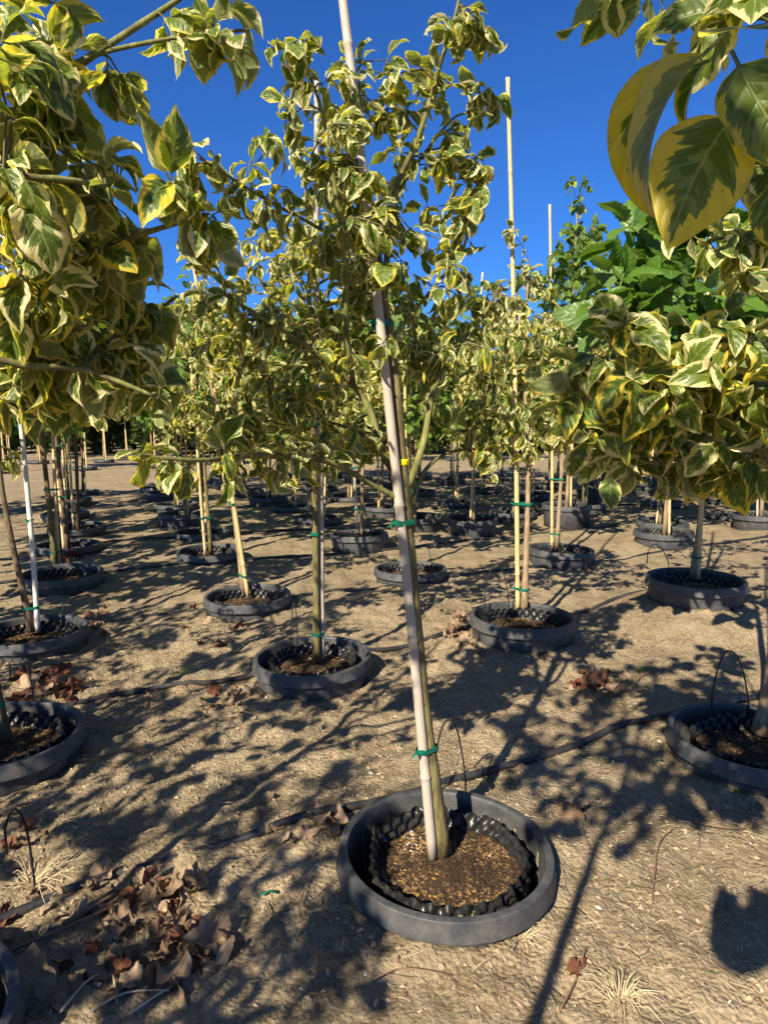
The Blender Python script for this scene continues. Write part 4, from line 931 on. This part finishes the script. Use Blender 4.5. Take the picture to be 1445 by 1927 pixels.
def gpos(rl):
    py = 1927-rl.random()**.8*760; px = rl.uniform(-60, 1500); p = at_z(px, py, .0)
    return p, any((p.x-x)**2+(p.y-y)**2 < .256**2 for x, y in PXY)
def f_straw(b, rl):
    p, bad = gpos(rl)
    if bad: return
    if fbm(np.array([p.x]), np.array([p.y]), 2.2, 3, 31)[0] < rl.uniform(-.5, .35): return
    a = rl.uniform(0, 3.14); L = .006+.045*rl.random()**2.2; d = Vector((math.cos(a), math.sin(a), 0)); z = gz1(p.x, p.y)+.004
    p.z = z; b.tube([p-d*L*.5, p+UP*rl.uniform(0, .006)+Vector((-d.y, d.x, 0))*L*rl.uniform(-.15, .15), p+d*L*.5+UP*rl.uniform(-.002, .006)], [.0005, .0008, .0004], 3, False)
def f_peb(b, rl):
    p, bad = gpos(rl)
    if bad: return
    s = .0022+.007*rl.random()**4; p.z = gz1(p.x, p.y)+s*.25; chip(b, p, s, rl, rl.random(), .7)
def f_crumb(b, rl):
    p, bad = gpos(rl)
    if bad: return
    if fbm(np.array([p.x]), np.array([p.y]), 2.0, 3, 51)[0] < rl.uniform(-.6, .3): return
    s = .002+.009*rl.random()**2; p.z = gz1(p.x, p.y)+.002; chip(b, p, s, rl, rl.random(), .25)
litter('straw_litter', 1500, f_straw, M['straw'], 'fine pale straw scattered over the soil')
litter('pebble_litter', 5200, f_peb, M['stone'], 'small pebbles and clay crumbs scattered over the soil')
litter('leaf_crumbs', 1900, f_crumb, M['dead'], 'crumbled brown leaf bits scattered over the soil')
def twig(pts, r, label, mat='stick', forks=0, group=None):
    P = [at_z(x, y, .0) for x, y in pts]; P = [Vector((p.x, p.y, gz1(p.x, p.y)+.006+R.uniform(0, .012))) for p in P]; P = smooth_path(P, 4); b = MB()
    b.tube(P, np.linspace(r, r*.5, len(P)), 6)
    for k in range(forks):
        i = R.randrange(2, len(P)-1); d = (P[i]-P[i-1]).normalized(); s = Vector((-d.y, d.x, 0))*R.choice((-1, 1)); L = R.uniform(.02, .05); b.tube([P[i], P[i]+(d*.6+s)*L*.5+UP*.006, P[i]+(d+s)*L+UP*.004], [r*.6, r*.45, r*.25], 4)
    tag(obj('fallen_twig', b.mesh('fallen_twig', M[mat])), label, 'twig', group)
twig([(0, 1815), (120, 1770), (245, 1700), (330, 1660)], .0045, 'long brown stick lying across the dry leaf heap')
twig([(120, 1760), (230, 1690)], .006, 'pale thick stick poking from the heap toward the ring pot')
twig([(115, 1927), (160, 1870), (190, 1850)], .0028, 'pale bent straw stalk at the bottom of the leaf heap', 'straw')
twig([(170, 1930), (240, 1885), (320, 1885)], .0028, 'long curved pale stalk over the leaf heap', 'straw')
twig([(215, 1845), (222, 1910)], .0024, 'upright pale stalk over the leaf heap', 'straw')
twig([(245, 1925), (300, 1890), (330, 1870)], .003, 'thick pale stalk at the corner of the big pink leaf', 'straw')
twig([(1225, 1720), (1230, 1660), (1240, 1600), (1265, 1570)], .0022, 'branched reddish twig on the lit bare soil', 'stick', 6)
twig([(1290, 1560), (1380, 1580), (1445, 1565)], .0018, 'thin reddish stem on lit soil reaching the rounded shadow')
twig([(565, 1740), (580, 1700), (540, 1745)], .0015, 'thin curved stem near the green tape scrap')
twig([(595, 1890), (600, 1800), (580, 1745), (520, 1742)], .0017, 'curved tan stem lying below the green tape scrap')
twig([(700, 1880), (760, 1865), (850, 1868)], .0018, 'dark straight twig on soil below the main ring pot', 'stick', 2)
twig([(500, 1730), (540, 1810)], .0018, 'short straight tan twig next to the green tape scrap')
twig([(1050, 1927), (1085, 1860), (1098, 1820)], .0022, 'straight tan stem beside the dry grass tuft')
twig([(1090, 1600), (1110, 1640)], .0016, 'short dark twig beside the long trunk shadow')
twig([(630, 1700), (600, 1730), (560, 1770)], .0016, 'wiry dark twig in front of the main ring pot')
twig([(940, 1335), (1000, 1320), (1070, 1345)], .002, 'dry forked twig on soil between drip tube and leaf patch', 'stick', 4)
twig([(1180, 1320), (1210, 1285), (1235, 1270)], .0025, 'upturned forked twig near the shaded leaf patch', 'stick', 3)
twig([(150, 1440), (260, 1410), (330, 1350)], .0025, 'thin twig on soil between the two left pots', 'stick', 2)
twig([(275, 1330), (290, 1280)], .003, 'short thick twig beside the drip tube end', 'stick', 1)
def tuft(px, py, n, L, mat, label, spread=1.0, cat='grass'):
    p = at_z(px, py, 0.); p.z = gz1(p.x, p.y)-.004; b = MB()
    for k in range(n):
        a = R.uniform(0, 6.28); l = L*R.uniform(.4, 1.1); o = Vector((math.cos(a), math.sin(a), 0)); q = p+o*R.uniform(0, .02); e = R.uniform(.25, 1.0)*spread
        b.tube([q, q+o*l*.5*e+UP*l*.30, q+o*l*e+UP*l*R.uniform(.02, .30)], [.0010, .0009, .0003], 3, False)
    tag(obj('grass_tuft', b.mesh('grass_tuft', M[mat])), label, cat)
tuft(1165, 1895, 90, .085, 'straw', 'dry bleached grass tuft below the long trunk shadow')
tuft(975, 1790, 60, .075, 'straw', 'dry grass tuft at the front foot of the main ring pot')
tuft(880, 1775, 30, .05, 'straw', 'small straw tuft touching the wall of the main ring pot')
tuft(1395, 1800, 14, .05, 'straw', 'few straw blades in the rounded shadow')
tuft(60, 1660, 70, .10, 'straw', 'matted straw below the grey feeder tube end', 1.4)
tuft(1205, 1270, 40, .045, 'weed', 'green moss-like grass patch under the dappled shade', .8)
tuft(435, 1110, 12, .04, 'weed', 'tiny green weed beside the tilted stake pot', .8)
def weed(px, py, s, label):
    p = at_z(px, py, 0.); p.z = gz1(p.x, p.y); b = MB()
    for k in range(7):
        a = k*2.4; o = Vector((math.cos(a), math.sin(a), 0)); sd = Vector((-o.y, o.x, 0)); l = s*R.uniform(.6, 1.1)
        V = [p+UP*.004, p+o*l*.5+sd*l*.2+UP*l*.35, p+o*l+UP*l*.25, p+o*l*.5-sd*l*.2+UP*l*.35]; b.add([tuple(v) for v in V], [(0, 1, 2, 3)])
    tag(obj('seedling_weed', b.mesh('seedling_weed', M['weed'])), label, 'weed')
weed(1318, 1482, .022, 'small green seedling on lit soil before the tan trunk pot'); weed(1388, 1510, .025, 'green seedling in front of the tan trunk pot, at the shadow edge'); weed(505, 1160, .03, 'green seedling beside the drip tube before the tilted stake')
def scrap(px, py, label):
    p = at_z(px, py, 0.); p.z = gz1(p.x, p.y)+.008; b = MB(); b.tube([p-Vector((.018, .004, 0)), p+UP*.006, p+Vector((.02, .002, .002))], [.0045, .003, .006], 6, flat=.12)
    tag(obj('tape_scrap', b.mesh('tape_scrap', M['tape'])), label, 'tape')
scrap(507, 1714, 'scrap of green tie tape on soil left of the main ring pot'); scrap(1236, 1450, 'scrap of green tie tape by the drip tube on the right')
b = MB(); tq = min(tpath, key=lambda p: abs(project(p)[1]-872)); b.tube([tq-UP*.007, tq-UP*.003, tq+UP*.003, tq+UP*.007], [.0140, .0146, .0146, .0140], 12)
tr_ = [o for o in bpy.data.objects if o.name == 'dogwood_tree'][0]
obj('trunk_band', b.mesh('trunk_band', M['tag'], off=tr_.location), tr_)

# ------------------------------------------------------------------ the photographer, behind the lens; only the shadow of the arms and hands reaches the picture
def person():
    me = bpy.data.meshes.new('body'); J = {}; V = []; E = []; Rd = []
    def j(n, co, r, par=None):
        J[n] = len(V); V.append((co[0]+.01, co[1]+.03, co[2]*1.075)); Rd.append(r)
        if par: E.append((J[par], J[n]))
    j('pelvis', (.16, -.55, .92), .14); j('waist', (.15, -.53, 1.08), .13, 'pelvis'); j('chest', (.12, -.45, 1.30), .15, 'waist'); j('neckb', (.09, -.38, 1.45), .07, 'chest'); j('neck', (.06, -.33, 1.52), .055, 'neckb')
    j('head0', (.03, -.27, 1.61), .085, 'neck'); j('head1', (.02, -.25, 1.69), .088, 'head0'); j('crown', (.015, -.25, 1.76), .05, 'head1')
    for s, x in (('l', -1), ('r', 1)):
        j('sh'+s, (.12+x*.19, -.44, 1.40), .065, 'chest'); j('el'+s, (.10+x*.22, -.29, 1.18), .055, 'sh'+s); j('wr'+s, (.03+x*.075, -.14, 1.12), .036, 'el'+s); j('pa'+s, (.02+x*.05, -.10, 1.115), .036, 'wr'+s)
        for f in range(4): j('f%d%s' % (f, s), (.01+x*.045, -.075, 1.145-.02*f), .009, 'pa'+s); j('g%d%s' % (f, s), (.01+x*.025, -.055, 1.145-.02*f), .008, 'f%d%s' % (f, s))
        j('th'+s, (.01+x*.030, -.09, 1.16), .010, 'pa'+s)
        j('hip'+s, (.16+x*.10, -.56, .86), .10, 'pelvis'); j('kn'+s, (.16+x*.12, -.54, .48), .065, 'hip'+s); j('an'+s, (.16+x*.13, -.60, .09), .045, 'kn'+s); j('to'+s, (.16+x*.15, -.44, .045), .038, 'an'+s)
    me.from_pydata(V, E, []); me.materials.append(M['cloth'])
    o = obj('body', me); sk = o.modifiers.new('skin', 'SKIN'); ld = me.skin_vertices[0].data
    for i, r in enumerate(Rd): ld[i].radius = (r, r)
    ld[0].use_root = True
    sub = o.modifiers.new('sub', 'SUBSURF'); sub.levels = 2; sub.render_levels = 2
    root = obj('person', None, loc=(.16, -.55, 0)); o.parent = root; o.location = (-.16, .55, 0)
    tag(root, 'person in dark clothes standing with both arms stretched forward', 'person')
person()
